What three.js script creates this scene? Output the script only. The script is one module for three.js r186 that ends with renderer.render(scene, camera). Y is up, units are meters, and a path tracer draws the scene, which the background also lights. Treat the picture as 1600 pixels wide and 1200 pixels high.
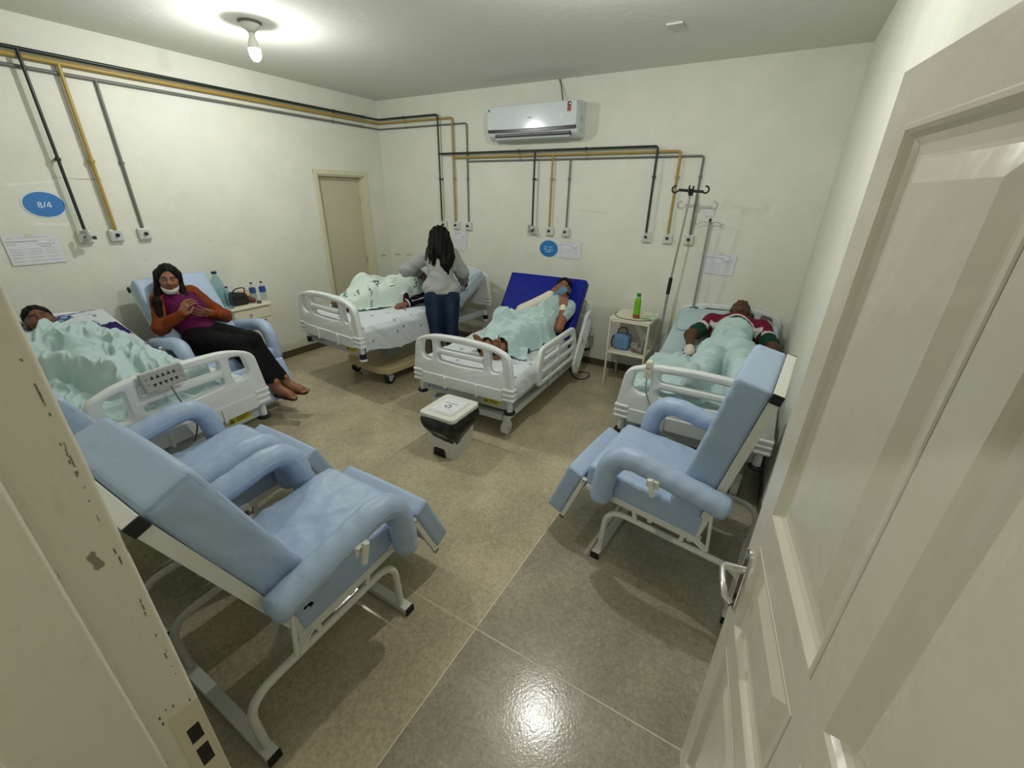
import * as THREE from 'three';
import { RoundedBoxGeometry } from 'three/addons/geometries/RoundedBoxGeometry.js';
import { mergeGeometries, mergeVertices, toCreasedNormals } from 'three/addons/utils/BufferGeometryUtils.js';

// ---------- camera, exposure, lights ----------
const scene = new THREE.Scene();
scene.background = new THREE.Color(0x000000);
const camera = new THREE.PerspectiveCamera(84.78, 4 / 3, 0.02, 40);
camera.position.set(4.871, 1.898, 4.721);
camera.rotation.set(-0.42205, 0.52495, 0.01983, 'YXZ');
const renderer = new THREE.WebGLRenderer({ antialias: true });
renderer.toneMapping = THREE.LinearToneMapping;
renderer.toneMappingExposure = 1.0;
renderer.shadowMap.enabled = true;
renderer.shadowMap.type = THREE.PCFSoftShadowMap;
const LAMP_CD = 4.35, HALL_CD = 2.1;                      // candela of the ward bulbs and of the corridor bulb
const LAMP_COLOR = new THREE.Color(1.0, 1.0, 0.965);

// ---------- helpers ----------
let seed = 7;
const rnd = () => { seed = (seed * 1664525 + 1013904223) >>> 0; return seed / 4294967296; };
const V = (x, y, z) => new THREE.Vector3(x, y, z);
const taken = {};
function numbered(n) { const k = taken[n] = (taken[n] ?? -1) + 1; return k ? n + '_' + String(k).padStart(3, '0') : n; }
function finish(o) { o.castShadow = true; o.receiveShadow = true; return o; }
function part(name, geo, material, parent) {
  const m = finish(new THREE.Mesh(Array.isArray(geo) ? mg(geo) : geo, material));
  m.name = name; parent.add(m); return m;
}
function tag(o, label, category, group) { o.userData.label = label; o.userData.category = category; if (group) o.userData.group = group; return o; }
function thing(name, label, category, pos = [0, 0, 0], turn = 0, group) {
  const o = new THREE.Group(); o.name = numbered(name); o.position.set(...pos); o.rotation.y = turn; scene.add(o);
  return tag(o, label, category, group);
}
function solo(name, geo, material, label, category, group) { const m = part(numbered(name), geo, material, scene); return tag(m, label, category, group); }
function struct(name, geo, material, label) { const m = part(name, geo, material, scene); m.userData.kind = 'structure'; m.userData.label = label; m.userData.category = name.split('_')[0]; return m; }
function structGroup(name, label, pos = [0, 0, 0], turn = 0) {
  const o = new THREE.Group(); o.name = name; o.position.set(...pos); o.rotation.y = turn; scene.add(o);
  o.userData.kind = 'structure'; o.userData.label = label; o.userData.category = name.split('_')[0]; return o;
}
function clean(g) {
  g = g.index ? g.toNonIndexed() : g;
  if (!g.attributes.normal) g.computeVertexNormals();
  if (!g.attributes.uv) g.setAttribute('uv', new THREE.BufferAttribute(new Float32Array(g.attributes.position.count * 2), 2));
  for (const k of Object.keys(g.attributes)) if (!['position', 'normal', 'uv', 'color'].includes(k)) g.deleteAttribute(k);
  return g;
}
function mg(list) { return list.length === 1 ? list[0] : mergeGeometries(list.map(clean)); }
// uv in metres, chosen by the way each vertex faces
function boxUV(g) {
  const p = g.attributes.position, n = g.attributes.normal, uv = new Float32Array(p.count * 2);
  for (let i = 0; i < p.count; i++) {
    const ax = Math.abs(n.getX(i)), ay = Math.abs(n.getY(i)), az = Math.abs(n.getZ(i));
    if (ax >= ay && ax >= az) { uv[2 * i] = p.getZ(i); uv[2 * i + 1] = p.getY(i); }
    else if (ay >= az) { uv[2 * i] = p.getX(i); uv[2 * i + 1] = p.getZ(i); }
    else { uv[2 * i] = p.getX(i); uv[2 * i + 1] = p.getY(i); }
  }
  g.setAttribute('uv', new THREE.BufferAttribute(uv, 2)); return g;
}
const M4 = (p = [0, 0, 0], r = [0, 0, 0]) => new THREE.Matrix4().compose(V(...p), new THREE.Quaternion().setFromEuler(new THREE.Euler(...r)), V(1, 1, 1));
// a box given by its corners
function bx(x0, x1, y0, y1, z0, z1, r = 0) {
  const w = x1 - x0, h = y1 - y0, d = z1 - z0;
  const g = r > 0 ? new RoundedBoxGeometry(w, h, d, 3, Math.min(r, w / 2.01, h / 2.01, d / 2.01)) : new THREE.BoxGeometry(w, h, d);
  g.translate((x0 + x1) / 2, (y0 + y1) / 2, (z0 + z1) / 2); return boxUV(g);
}
// padded cushion: finely divided box with rounded edges, then pushed in and out by deform(x, y, z, nx, ny, nz)
function cushion(w, h, d, r, deform, n = 34) {
  const g = new THREE.BoxGeometry(w, h, d, Math.max(6, Math.round(n * w / 0.57)), Math.max(6, Math.round(n * h / 0.57)), Math.max(6, Math.round(n * d / 0.57))), p = g.attributes.position;
  for (let i = 0; i < p.count; i++) {
    const q = V(p.getX(i), p.getY(i), p.getZ(i)), k = V(clamp(q.x, -w / 2 + r, w / 2 - r), clamp(q.y, -h / 2 + r, h / 2 - r), clamp(q.z, -d / 2 + r, d / 2 - r)), nrm = q.clone().sub(k).normalize();
    q.copy(k).addScaledVector(nrm, r + deform(q.x, q.y, q.z, nrm.x, nrm.y, nrm.z)); p.setXYZ(i, q.x, q.y, q.z);
  }
  g.deleteAttribute('normal'); g.deleteAttribute('uv'); const m = mergeVertices(g, 1e-5); m.computeVertexNormals(); return boxUV(m);
}
const ridged = (x, y, s, k = 5) => clamp(1 - Math.abs(fbm(x, y, s, 2) - 0.5) * k, 0, 1);
function cyl(r0, r1, h, seg = 20, p = [0, 0, 0], r = [0, 0, 0]) { const g = new THREE.CylinderGeometry(r1, r0, h, seg); g.applyMatrix4(M4(p, r)); return g; }
// rod between two points
function rod(a, b, r, seg = 12, r1 = r) {
  const A = V(...a), B = V(...b), d = B.clone().sub(A), g = new THREE.CylinderGeometry(r1, r, d.length(), seg);
  g.applyQuaternion(new THREE.Quaternion().setFromUnitVectors(V(0, 1, 0), d.normalize())); g.translate((A.x + B.x) / 2, (A.y + B.y) / 2, (A.z + B.z) / 2); return g;
}
// square bar between two points
function bar(a, b, w, h = w, round = 0.004) {
  const A = V(...a), B = V(...b), d = B.clone().sub(A), L = d.length();
  const g = boxUV(new RoundedBoxGeometry(w, h, L, 2, round));
  const z = d.normalize(), x = new THREE.Vector3().crossVectors(Math.abs(z.y) > 0.98 ? V(1, 0, 0) : V(0, 1, 0), z).normalize(), y = new THREE.Vector3().crossVectors(z, x);
  const m = new THREE.Matrix4().makeBasis(x, y, z); m.setPosition((A.x + B.x) / 2, (A.y + B.y) / 2, (A.z + B.z) / 2); g.applyMatrix4(m); return g;
}
// pipe through points with rounded corners
function pipe(pts, r, bend = 0.03, seg = 10) {
  const path = new THREE.CurvePath(), P = pts.map((p) => V(...p)); let last = P[0];
  for (let i = 1; i < P.length - 1; i++) {
    const a = P[i].clone().add(P[i - 1].clone().sub(P[i]).setLength(bend)), b = P[i].clone().add(P[i + 1].clone().sub(P[i]).setLength(bend));
    if (a.distanceTo(last) > 1e-4) path.add(new THREE.LineCurve3(last, a));
    path.add(new THREE.QuadraticBezierCurve3(a, P[i], b)); last = b;
  }
  path.add(new THREE.LineCurve3(last, P[P.length - 1]));
  return mg(path.curves.map((c) => new THREE.TubeGeometry(c, c.isLineCurve3 ? 1 : 6, r, seg)));
}
function tube(pts, r, n = 40, seg = 8, closed = false) { return new THREE.TubeGeometry(new THREE.CatmullRomCurve3(pts.map((p) => V(...p)), closed), n, r, seg, closed); }
function lathe(pts, seg = 28) { return new THREE.LatheGeometry(pts.map((p) => new THREE.Vector2(...p)), seg); }
function extrude(shape, depth, bevel = 0, seg = 3, curve = 10) {
  return new THREE.ExtrudeGeometry(shape, { depth, bevelEnabled: bevel > 0, bevelThickness: bevel, bevelSize: bevel, bevelOffset: -bevel, bevelSegments: seg, curveSegments: curve });
}
function poly(pts, r = 0) {           // closed outline with rounded corners; a point may carry its own radius
  const s = new THREE.Path(), n = pts.length;
  for (let i = 0; i < n; i++) {
    const p = pts[i], a = pts[(i + n - 1) % n], b = pts[(i + 1) % n], rr = p[2] ?? r;
    const da = Math.hypot(a[0] - p[0], a[1] - p[1]), db = Math.hypot(b[0] - p[0], b[1] - p[1]), k = Math.min(rr, da / 2.02, db / 2.02);
    const s0 = [p[0] + (a[0] - p[0]) / da * k, p[1] + (a[1] - p[1]) / da * k], s1 = [p[0] + (b[0] - p[0]) / db * k, p[1] + (b[1] - p[1]) / db * k];
    if (i) s.lineTo(...s0); else s.moveTo(...s0);
    if (k > 0) s.quadraticCurveTo(p[0], p[1], ...s1);
  }
  s.closePath(); return s;
}
function shape(pts, r = 0, holes = []) { const s = new THREE.Shape(); s.curves = poly(pts, r).curves; for (const h of holes) s.holes.push(h); return s; }
const lerp = (a, b, t) => a + (b - a) * t, clamp = (x, a, b) => Math.min(b, Math.max(a, x)), smooth = (a, b, x) => { const t = clamp((x - a) / (b - a), 0, 1); return t * t * (3 - 2 * t); };

// ---------- noise and textures ----------
const hash = (x, y, s) => { let h = Math.imul(x, 374761393) + Math.imul(y, 668265263) + Math.imul(s, 974711); h = Math.imul(h ^ (h >>> 13), 1274126177); return ((h ^ (h >>> 16)) >>> 0) / 4294967296; };
function vnoise(x, y, s = 1, wrap = 0) {
  const xi = Math.floor(x), yi = Math.floor(y), fx = x - xi, fy = y - yi, u = fx * fx * (3 - 2 * fx), v = fy * fy * (3 - 2 * fy), w = (i) => wrap ? ((i % wrap) + wrap) % wrap : i;
  return lerp(lerp(hash(w(xi), w(yi), s), hash(w(xi + 1), w(yi), s), u), lerp(hash(w(xi), w(yi + 1), s), hash(w(xi + 1), w(yi + 1), s), u), v);
}
function fbm(x, y, s = 1, oct = 4, wrap = 0) { let a = 0, k = 0.5, n = 0; for (let i = 0; i < oct; i++) { a += k * vnoise(x, y, s + i, wrap); n += k; x *= 2; y *= 2; wrap *= 2; k /= 2; } return a / n; }
function dataTex(n, fn, srgb = false, rx = 1, ry = 1) {
  const d = new Uint8Array(n * n * 4);
  for (let y = 0; y < n; y++) for (let x = 0; x < n; x++) { const c = fn(x / n, y / n), i = (y * n + x) * 4; for (let k = 0; k < 3; k++) d[i + k] = clamp(Math.round(255 * (c.length ? c[k] : c)), 0, 255); d[i + 3] = 255; }
  const t = new THREE.DataTexture(d, n, n); t.wrapS = t.wrapT = THREE.RepeatWrapping; t.magFilter = THREE.LinearFilter; t.minFilter = THREE.LinearMipmapLinearFilter; t.generateMipmaps = true;
  if (srgb) t.colorSpace = THREE.SRGBColorSpace; t.repeat.set(rx, ry); t.needsUpdate = true; return t;
}
function canvasTex(w, h, draw, rx = 1, ry = 1) {
  const c = document.createElement('canvas'); c.width = w; c.height = h; draw(c.getContext('2d'), w, h);
  const t = new THREE.CanvasTexture(c); t.colorSpace = THREE.SRGBColorSpace; t.wrapS = t.wrapT = THREE.RepeatWrapping; t.repeat.set(rx, ry); return t;
}
const rough = dataTex(256, (u, v) => fbm(u * 16, v * 16, 3, 4, 16));
const repeated = (t, rx, ry = rx) => { const c = t.clone(); c.repeat.set(rx, ry); c.needsUpdate = true; return c; };
const weave = dataTex(256, (u, v) => 0.5 + 0.25 * Math.sin(u * 256) * Math.sin(v * 256) + 0.25 * (fbm(u * 8, v * 8, 5, 3, 8) - 0.5));
const crease = dataTex(256, (u, v) => { const a = fbm(u * 6, v * 6, 9, 4, 6), b = fbm(u * 10, v * 10, 19, 3, 10); return clamp(1 - Math.abs(a - 0.5) * 5, 0, 1) * 0.6 + b * 0.4; });
const std = (color, roughness = 0.6, o = {}) => new THREE.MeshStandardMaterial({ color, roughness, side: THREE.DoubleSide, ...o });
const phys = (color, roughness = 0.6, o = {}) => new THREE.MeshPhysicalMaterial({ color, roughness, side: THREE.DoubleSide, ...o });

const matt = (color, roughness, o = {}) => phys(color, roughness, { specularIntensity: 0.35, ...o });
const M = {
  plastic: std('#dfe3e1', 0.32), plasticGrey: std('#b9c1c3', 0.42), whiteSteel: std('#dcdcd2', 0.38), creamSteel: std('#dcd8c0', 0.45),
  beigePlastic: std('#c8b98f', 0.5), steel: std('#b8bab8', 0.28, { metalness: 0.9 }), chrome: std('#d8d8d6', 0.12, { metalness: 1 }), black: std('#0d0d0e', 0.5), rubber: std('#17171a', 0.75), navy: std('#121828', 0.6),
  greyTube: std('#9ea3a1', 0.35, { metalness: 0.5 }),
  vinyl: std('#a6bad4', 0.45, { bumpMap: repeated(crease, 1.4), bumpScale: 0.0025 }),
  vinylArm: std('#a6bad4', 0.42, { bumpMap: repeated(crease, 2.2), bumpScale: 0.0016 }),
  blueMattress: matt('#061c86', 0.5, { bumpMap: repeated(crease, 1.3), bumpScale: 0.003 }),
  paper: std('#dfe0e4', 0.75),
};
// ---------- the room ----------
const W = 5.194, H = 2.989, ZF = 4.60, ZO = 4.80;        // right wall, ceiling, front wall faces
const wallMat = (draw) => std('#ffffff', 0.8, {
  map: canvasTex(2048, 1024, (c, w, h) => {
    c.fillStyle = '#dcddd3'; c.fillRect(0, 0, w, h);
    for (let i = 0; i < 900; i++) { const k = rnd(); c.fillStyle = `rgba(${k < 0.5 ? '200,200,180' : '226,228,214'},0.05)`; c.beginPath(); c.ellipse(rnd() * w, rnd() * h, 10 + rnd() * 90, 8 + rnd() * 60, rnd() * 3, 0, 7); c.fill(); }
    for (let i = 0; i < 2600; i++) { c.fillStyle = 'rgba(120,116,100,0.07)'; c.fillRect(rnd() * w, rnd() * h, 1 + rnd() * 3, 1 + rnd() * 2); }
    draw?.(c, w / 6, h / 3, h);
  }, 1 / 6, 1 / 3), bumpMap: repeated(rough, 1.3), bumpScale: 0.0016 });
const stroke = (c, x0, y0, x1, y1, w, col) => { c.strokeStyle = col; c.lineWidth = w; c.beginPath(); c.moveTo(x0, y0); c.lineTo(x1, y1); c.stroke(); };
const leftPaint = wallMat((c, s, t, h) => {              // scuffs, old tape marks
  const at = (z, y) => [z * s, h - y * t];
  stroke(c, ...at(3.28, 1.95), ...at(3.12, 1.955), 2, 'rgba(90,84,70,0.5)'); stroke(c, ...at(3.42, 1.96), ...at(3.28, 1.952), 2, 'rgba(120,112,96,0.35)');
  stroke(c, ...at(3.68, 1.9), ...at(3.4, 1.93), 5, 'rgba(240,238,226,0.6)'); stroke(c, ...at(3.62, 1.63), ...at(3.42, 1.62), 7, 'rgba(240,238,226,0.6)');
  for (let i = 0; i < 26; i++) { const p = at(1.4 + rnd() * 2.4, 0.3 + rnd() * 1.3); stroke(c, ...p, p[0] + rnd() * 14 - 7, p[1] + rnd() * 10, 1 + rnd() * 2, 'rgba(120,114,96,0.28)'); }
  stroke(c, ...at(0.1, 1.05), ...at(0.2, 1.06), 9, 'rgba(120,116,100,0.35)');
});
const backPaint = wallMat((c, s, t, h) => {
  const at = (x, y) => [x * s, h - y * t];
  stroke(c, ...at(0.08, 1.06), ...at(0.2, 1.07), 9, 'rgba(120,116,100,0.35)'); stroke(c, ...at(0.3, 1.07), ...at(0.42, 1.08), 9, 'rgba(120,116,100,0.3)');
  stroke(c, ...at(2.95, 1.76), ...at(3.3, 1.74), 2, 'rgba(150,144,128,0.4)');
  for (let i = 0; i < 20; i++) { const p = at(0.6 + rnd() * 4.4, 0.2 + rnd() * 1.2); stroke(c, ...p, p[0] + rnd() * 14 - 7, p[1] + rnd() * 10, 1 + rnd() * 2, 'rgba(130,124,106,0.25)'); }
});
const plainPaint = wallMat();
const ceilingPaint = std('#dfdfd8', 0.88, { bumpMap: repeated(rough, 1.5), bumpScale: 0.0012 });
const doorPaint = std('#d4cfbd', 0.22, { bumpMap: repeated(rough, 1.1), bumpScale: 0.0022 });
const jambPaint = std('#ffffff', 0.42, {
  map: canvasTex(512, 2048, (c, w, h) => {                // uv: u = z, v = y (metres), 0.5 m by 2.4 m
    c.fillStyle = '#dcd7c4'; c.fillRect(0, 0, w, h);
    for (let i = 0; i < 1500; i++) { c.fillStyle = `rgba(${rnd() < 0.5 ? '190,182,156' : '232,226,206'},0.10)`; c.fillRect(rnd() * w, rnd() * h, 2 + rnd() * 10, 4 + rnd() * 40); }
    const at = (z, y) => [(z - 4.5) / 0.5 * w, h - y / 2.4 * h];
    c.fillStyle = '#4c4638';                               // chipped paint along the edge and round the strike plate
    for (let i = 0; i < 34; i++) { const p = at(4.611 + rnd() * 0.004, 0.98 + rnd() * 0.75); c.fillRect(p[0], p[1], 0.6 + rnd() * 1.1, 3 + rnd() * rnd() * 26); }
    for (let i = 0; i < 26; i++) { const p = at(4.604 + rnd() * 0.06, 0.8 + rnd() * 0.3); c.fillRect(p[0], p[1], 0.6 + rnd() * 2.4, 1 + rnd() * 8); }
    c.fillStyle = '#8a8474'; const b = at(4.636, 1.41); for (const [x, y, rx, ry] of [[0, 0, 5, 13], [3, -6, 4, 6], [-3, 6, 4, 7], [2, 9, 3, 5], [-1, -11, 3, 4]]) { c.beginPath(); c.ellipse(b[0] + x, b[1] + y, rx, ry, 0.3, 0, 7); c.fill(); }
  }, 2, 1 / 2.4) });
{ const t = jambPaint.map; t.offset.set(-9, 0); }

// walls with thickness; the left one has a door opening, the front one the doorway the picture is taken from
const T = 0.15;
struct('wall_left', mg([bx(-T, 0, 0, H, -T, 0.36), bx(-T, 0, 0, H, 1.08, ZO), bx(-T, 0, 2.095, H, 0.36, 1.08)]), leftPaint, 'cream painted wall with the pipe drops on the left');
struct('wall_back', bx(-T, W + T, 0, H, -T, 0), backPaint, 'cream painted wall behind the bed heads with the air conditioner');
struct('wall_right', bx(W, W + T, 0, H, 0, 6.8), plainPaint, 'cream painted wall beside the rightmost bed');
const JX = 4.14, HX = 5.15;                               // doorway: strike side and hinge side
struct('wall_front', mg([bx(0, JX - 0.05, 0, H, ZF, ZO), bx(HX + 0.035, W, 0, H, ZF, ZO), bx(JX - 0.05, HX + 0.035, 2.16, H, ZF, ZO)]), plainPaint, 'cream wall around the doorway in the foreground');
struct('ceiling', bx(-T, W + T, H, H + 0.12, -T, 6.8), ceilingPaint, 'matt pale grey ceiling with the bare bulb');
// corridor behind the doorway
struct('wall_corridor', bx(1.2, W + T, 0, H, 6.65, 6.8), plainPaint, 'corridor wall behind the doorway');
struct('wall_corridor_end', bx(1.05, 1.2, 0, H, ZO, 6.8), plainPaint, 'end wall of the corridor outside the ward');

// terrazzo floor: slabs parted by pale strips
function terrazzo(base, s) {
  return std('#ffffff', 0.22, { map: dataTex(1024, (u, v) => {
    const X = u * 1024, Y = v * 1024, big = fbm(u * 4, v * 4, s, 4, 4), mid = fbm(u * 96, v * 96, s + 3, 2, 96), fine = hash(X | 0, Y | 0, s);
    let k = 0.86 + 0.22 * (big - 0.5) + 0.16 * (mid - 0.5) + 0.16 * (fine - 0.5);
    const chip = vnoise(u * 330, v * 330, s + 9, 330), dark = vnoise(u * 300, v * 300, s + 14, 300);
    let c = base.map((b) => b * k);
    if (chip > 0.88) c = c.map((b, i) => lerp(b, [0.8, 0.77, 0.66][i], (chip - 0.88) * 6)); else if (dark > 0.88) c = c.map((b) => b * (1 - (dark - 0.88) * 4.5));
    return c;
  }, true, 1 / 1.1, 1 / 1.1), bumpMap: repeated(rough, 8), bumpScale: 0.0003, roughnessMap: repeated(dataTex(128, (u, v) => 0.8 + 0.5 * (fbm(u * 10, v * 10, 31, 3, 10) - 0.5)), 1.6) });
}
const terraBrown = terrazzo([0.82, 0.77, 0.64], 41), terraGrey = terrazzo([0.74, 0.705, 0.61], 61);
{
  const f = structGroup('floor', 'speckled terrazzo floor in large slabs with pale joint strips');
  const xs = [-T, 1.27, 2.665, 4.06, W + T], zs = [-T, 0.83, 2.225, 3.62, 5.015, 6.8], g = 0.003;
  for (let i = 0; i < 4; i++) for (let j = 0; j < 5; j++) part('floor_slab', bx(xs[i] + g, xs[i + 1] - g, -0.05, 0, zs[j] + g, zs[j + 1] - g), i === 3 || j === 4 ? terraGrey : terraBrown, f);
  const strip = std('#d2cab2', 0.5), stripDark = std('#9c9276', 0.5);
  for (let i = 1; i < 4; i++) part('joint_strip', bx(xs[i] - g, xs[i] + g, -0.05, -0.0006, -T, 6.8), i === 3 ? strip : stripDark, f);
  for (let j = 1; j < 5; j++) part('joint_strip', bx(-T, W + T, -0.049, -0.0008, zs[j] - g, zs[j] + g), j === 3 ? strip : stripDark, f);
}
const skirt = std('#57503c', 0.5, { bumpMap: repeated(rough, 6), bumpScale: 0.001 });
struct('baseboard_left', mg([bx(0, 0.012, 0, 0.085, 0, 0.31, 0.003), bx(0, 0.012, 0, 0.085, 1.13, ZF, 0.003)]), skirt, 'dark terrazzo skirting along the left wall');
struct('baseboard_back', bx(0.012, W, 0, 0.085, 0, 0.012, 0.003), skirt, 'dark terrazzo skirting along the back wall');
struct('baseboard_right', bx(W - 0.012, W, 0, 0.085, 0.012, ZF, 0.003), skirt, 'dark terrazzo skirting along the right wall');

// closed door in the left wall
{
  const d = structGroup('door_1', 'closed flat cream door in the left wall behind the electric bed');
  const cream = std('#d3cfb2', 0.45), leaf = std('#c3bfa3', 0.5, { bumpMap: repeated(rough, 0.7), bumpScale: 0.002 });
  part('door_leaf', bx(-0.125, -0.09, 0.01, 2.07, 0.385, 1.055, 0.003), leaf, d);
  part('jamb', bx(-T, 0, 0, 2.095, 0.36, 0.384, 0.003), cream, d); part('jamb', bx(-T, 0, 0, 2.095, 1.056, 1.08, 0.003), cream, d);
  part('head_jamb', bx(-T, 0, 2.071, 2.095, 0.36, 1.08, 0.003), cream, d);
  part('casing', bx(0, 0.016, 0, 2.14, 0.312, 0.366, 0.004), cream, d); part('casing', bx(0, 0.016, 0, 2.14, 1.074, 1.126, 0.004), cream, d); part('casing', bx(0, 0.0165, 2.088, 2.141, 0.312, 1.126, 0.004), cream, d);
  part('keyhole', cyl(0.009, 0.009, 0.006, 14, [-0.088, 1.13, 1.02], [0, 0, Math.PI / 2]), M.black, d);
  part('hinge', cyl(0.007, 0.007, 0.08, 10, [-0.084, 1.02, 0.388]), M.steel, d); part('hinge', cyl(0.007, 0.007, 0.08, 10, [-0.084, 1.8, 0.388]), M.steel, d);
  part('backing', bx(-0.149, -0.13, 0, 2.095, 0.36, 1.08), leaf, d);
}

// frame of the foreground doorway
{
  const f = structGroup('trim_1', 'worn cream door frame at the left edge with chipped strike plate');
  const jamb = extrude(shape([[0, ZF, 0.008], [0, 4.672, 0.002], [0.014, 4.678, 0.004], [0.014, ZO, 0.006], [-0.06, ZO, 0.003], [-0.06, ZF, 0.003]].map(([x, z, r]) => [x, -z, r])), 2.13, 0);
  jamb.rotateX(-Math.PI / 2); jamb.translate(JX, 0, 0); jamb.computeVertexNormals();
  part('jamb', boxUV(jamb), jambPaint, f);
  part('jamb', bx(HX + 0.005, HX + 0.04, 0, 2.13, ZF, ZO, 0.004), jambPaint, f);
  part('head_jamb', bx(JX - 0.06, HX + 0.04, 2.12, 2.165, ZF, ZO, 0.004), jambPaint, f);
  const sp = [[4.602, 4.614, 0.8, 1.04], [4.635, 4.649, 0.8, 1.04], [4.614, 4.635, 0.8, 0.865], [4.614, 4.635, 0.922, 0.94], [4.614, 4.635, 0.985, 1.04]];
  part('strike_plate', mg(sp.map(([z0, z1, y0, y1]) => bx(JX, JX + 0.0018, y0, y1, z0, z1))), std('#cfc8ac', 0.4), f);
  part('strike_hole', bx(JX + 0.0002, JX + 0.0008, 0.941, 0.984, 4.6145, 4.6345), M.black, f); part('strike_hole', bx(JX + 0.0002, JX + 0.0008, 0.866, 0.921, 4.6145, 4.6345), M.black, f);
}

// open panelled door in the right foreground; local x runs from the hinge to the free edge, visible face at +z
{
  const ang = Math.atan2(0.149, 0.99);
  const d = structGroup('door_2', 'open glossy cream panelled door with lever handle in the right foreground', [5.0, 0, 3.64], -Math.PI / 2 + ang);
  // local: +x from free edge to hinge, +z out of the visible face
  const LW = 1.0, t = 0.036, cols = [[0.1, 0.485], [0.57, 0.9]], rows = [[1.225, 2.005], [0.845, 1.115], [0.16, 0.745]];
  const holes = []; for (const c of cols) for (const r of rows) holes.push(poly([[c[0], r[0]], [c[1], r[0]], [c[1], r[1]], [c[0], r[1]]]));
  const frame = extrude(shape([[0, 0.005], [LW, 0.005], [LW, 2.1], [0, 2.1]], 0.003, holes), t - 0.004, 0.002, 2);
  frame.translate(0, 0, -t + 0.002); part('door_frame', boxUV(frame), doorPaint, d);
  for (const c of cols) for (const r of rows) {
    // moulding: a sloped frame round a raised field
    const mo = (k, dz) => [[c[0] + k, r[0] + k], [c[1] - k, r[0] + k], [c[1] - k, r[1] - k], [c[0] + k, r[1] - k]].map(([x, y]) => [x, y, dz]);
    const loops = [mo(-0.008, 0.0004), mo(-0.005, 0.0022), mo(0.002, 0.002), mo(0.008, -0.003), mo(0.015, -0.0105), mo(0.026, -0.0155), mo(0.042, -0.0165)], pos = [];
    for (let k = 0; k + 1 < loops.length; k++) for (let e = 0; e < 4; e++) { const a = loops[k][e], b = loops[k][(e + 1) % 4], q = loops[k + 1][(e + 1) % 4], p = loops[k + 1][e]; pos.push(...a, ...b, ...q, ...a, ...q, ...p); }
    const g = new THREE.BufferGeometry(); g.setAttribute('position', new THREE.Float32BufferAttribute(pos, 3)); g.computeVertexNormals();
    part('panel_moulding', boxUV(clean(g)), doorPaint, d);
    const fl = (k, dz) => [[c[0] + k, r[0] + k, dz], [c[1] - k, r[0] + k, dz], [c[1] - k, r[1] - k, dz], [c[0] + k, r[1] - k, dz]];
    const L2 = [fl(0.041, -0.0165), fl(0.047, -0.0155), fl(0.08, -0.004)], p2 = [];
    for (let k = 0; k < 2; k++) for (let e = 0; e < 4; e++) { const a = L2[k][e], b = L2[k][(e + 1) % 4], q = L2[k + 1][(e + 1) % 4], p = L2[k + 1][e]; p2.push(...a, ...b, ...q, ...a, ...q, ...p); }
    const e = L2[2]; p2.push(...e[0], ...e[1], ...e[2], ...e[0], ...e[2], ...e[3]);
    const b = fl(0, -t + 0.004); p2.push(...b[0], ...b[2], ...b[1], ...b[0], ...b[3], ...b[2]);
    const g2 = new THREE.BufferGeometry(); g2.setAttribute('position', new THREE.Float32BufferAttribute(p2, 3)); g2.computeVertexNormals();
    part('raised_panel', boxUV(clean(g2)), doorPaint, d);
  }
  const plate = extrude(shape([[-0.02, -0.105, 0.019], [0.02, -0.105, 0.019], [0.02, 0.105, 0.019], [-0.02, 0.105, 0.019]]), 0.004, 0.002, 2);
  const h = part('handle', mg([plate, cyl(0.011, 0.011, 0.05, 16, [0, 0.035, 0.028], [Math.PI / 2, 0, 0]), tube([[0, 0.035, 0.05], [0.004, 0.035, 0.056], [0.03, 0.034, 0.058], [0.07, 0.03, 0.057], [0.1, 0.022, 0.052], [0.112, 0.018, 0.04]], 0.0085, 30, 12)]), M.chrome, d);
  h.position.set(0.045, 0.955, 0);
  part('keyhole', mg([cyl(0.006, 0.006, 0.004, 12, [0.045, 0.9, 0.0065], [Math.PI / 2, 0, 0]), bx(0.042, 0.048, 0.886, 0.9, 0.0045, 0.0085)]), M.black, d);
  for (const y of [0.25, 1.05, 1.85]) part('hinge', cyl(0.008, 0.008, 0.1, 12, [LW + 0.006, y, -0.012]), M.steel, d);
}
// ---------- lamps ----------
const bulbGlow = new THREE.MeshStandardMaterial({ color: '#fffdf4', roughness: 0.4, emissive: new THREE.Color(1, 0.985, 0.92), emissiveIntensity: 25 });
function ceilingLamp(x, z, cd, label) {
  const l = thing('ceiling_lamp', label, 'lamp', [x, H, z]);
  part('base_plate', lathe([[0, 0], [0.078, 0], [0.078, -0.006], [0.07, -0.008], [0, -0.008]]), std('#7d7464', 0.7), l);
  part('socket', lathe([[0, -0.008], [0.066, -0.008], [0.068, -0.02], [0.058, -0.036], [0.034, -0.048], [0.026, -0.062], [0, -0.062]]), std('#e6e4dc', 0.4), l);
  part('bulb_housing', lathe([[0, -0.06], [0.018, -0.06], [0.02, -0.085], [0.033, -0.12], [0.0405, -0.152], [0.0392, -0.16], [0, -0.14]]), std('#e8e6de', 0.5), l);
  part('bulb', lathe([[0, -0.146], [0.039, -0.15], [0.041, -0.168], [0.039, -0.19], [0.032, -0.214], [0.018, -0.229], [0, -0.234]]), bulbGlow, l);
  const p = new THREE.PointLight(LAMP_COLOR, cd, 0, 2); p.position.set(0, -0.172, 0); p.castShadow = true; p.shadow.radius = 1.2; p.shadow.mapSize.set(1024, 1024); p.shadow.bias = -0.002; l.add(p);
  return l;
}
ceilingLamp(1.32, 2.42, LAMP_CD, 'bare glowing bulb in a white socket on the ward ceiling above the seated woman');
ceilingLamp(3.91, 2.42, LAMP_CD, 'bare ceiling bulb over the right half of the ward');
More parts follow.
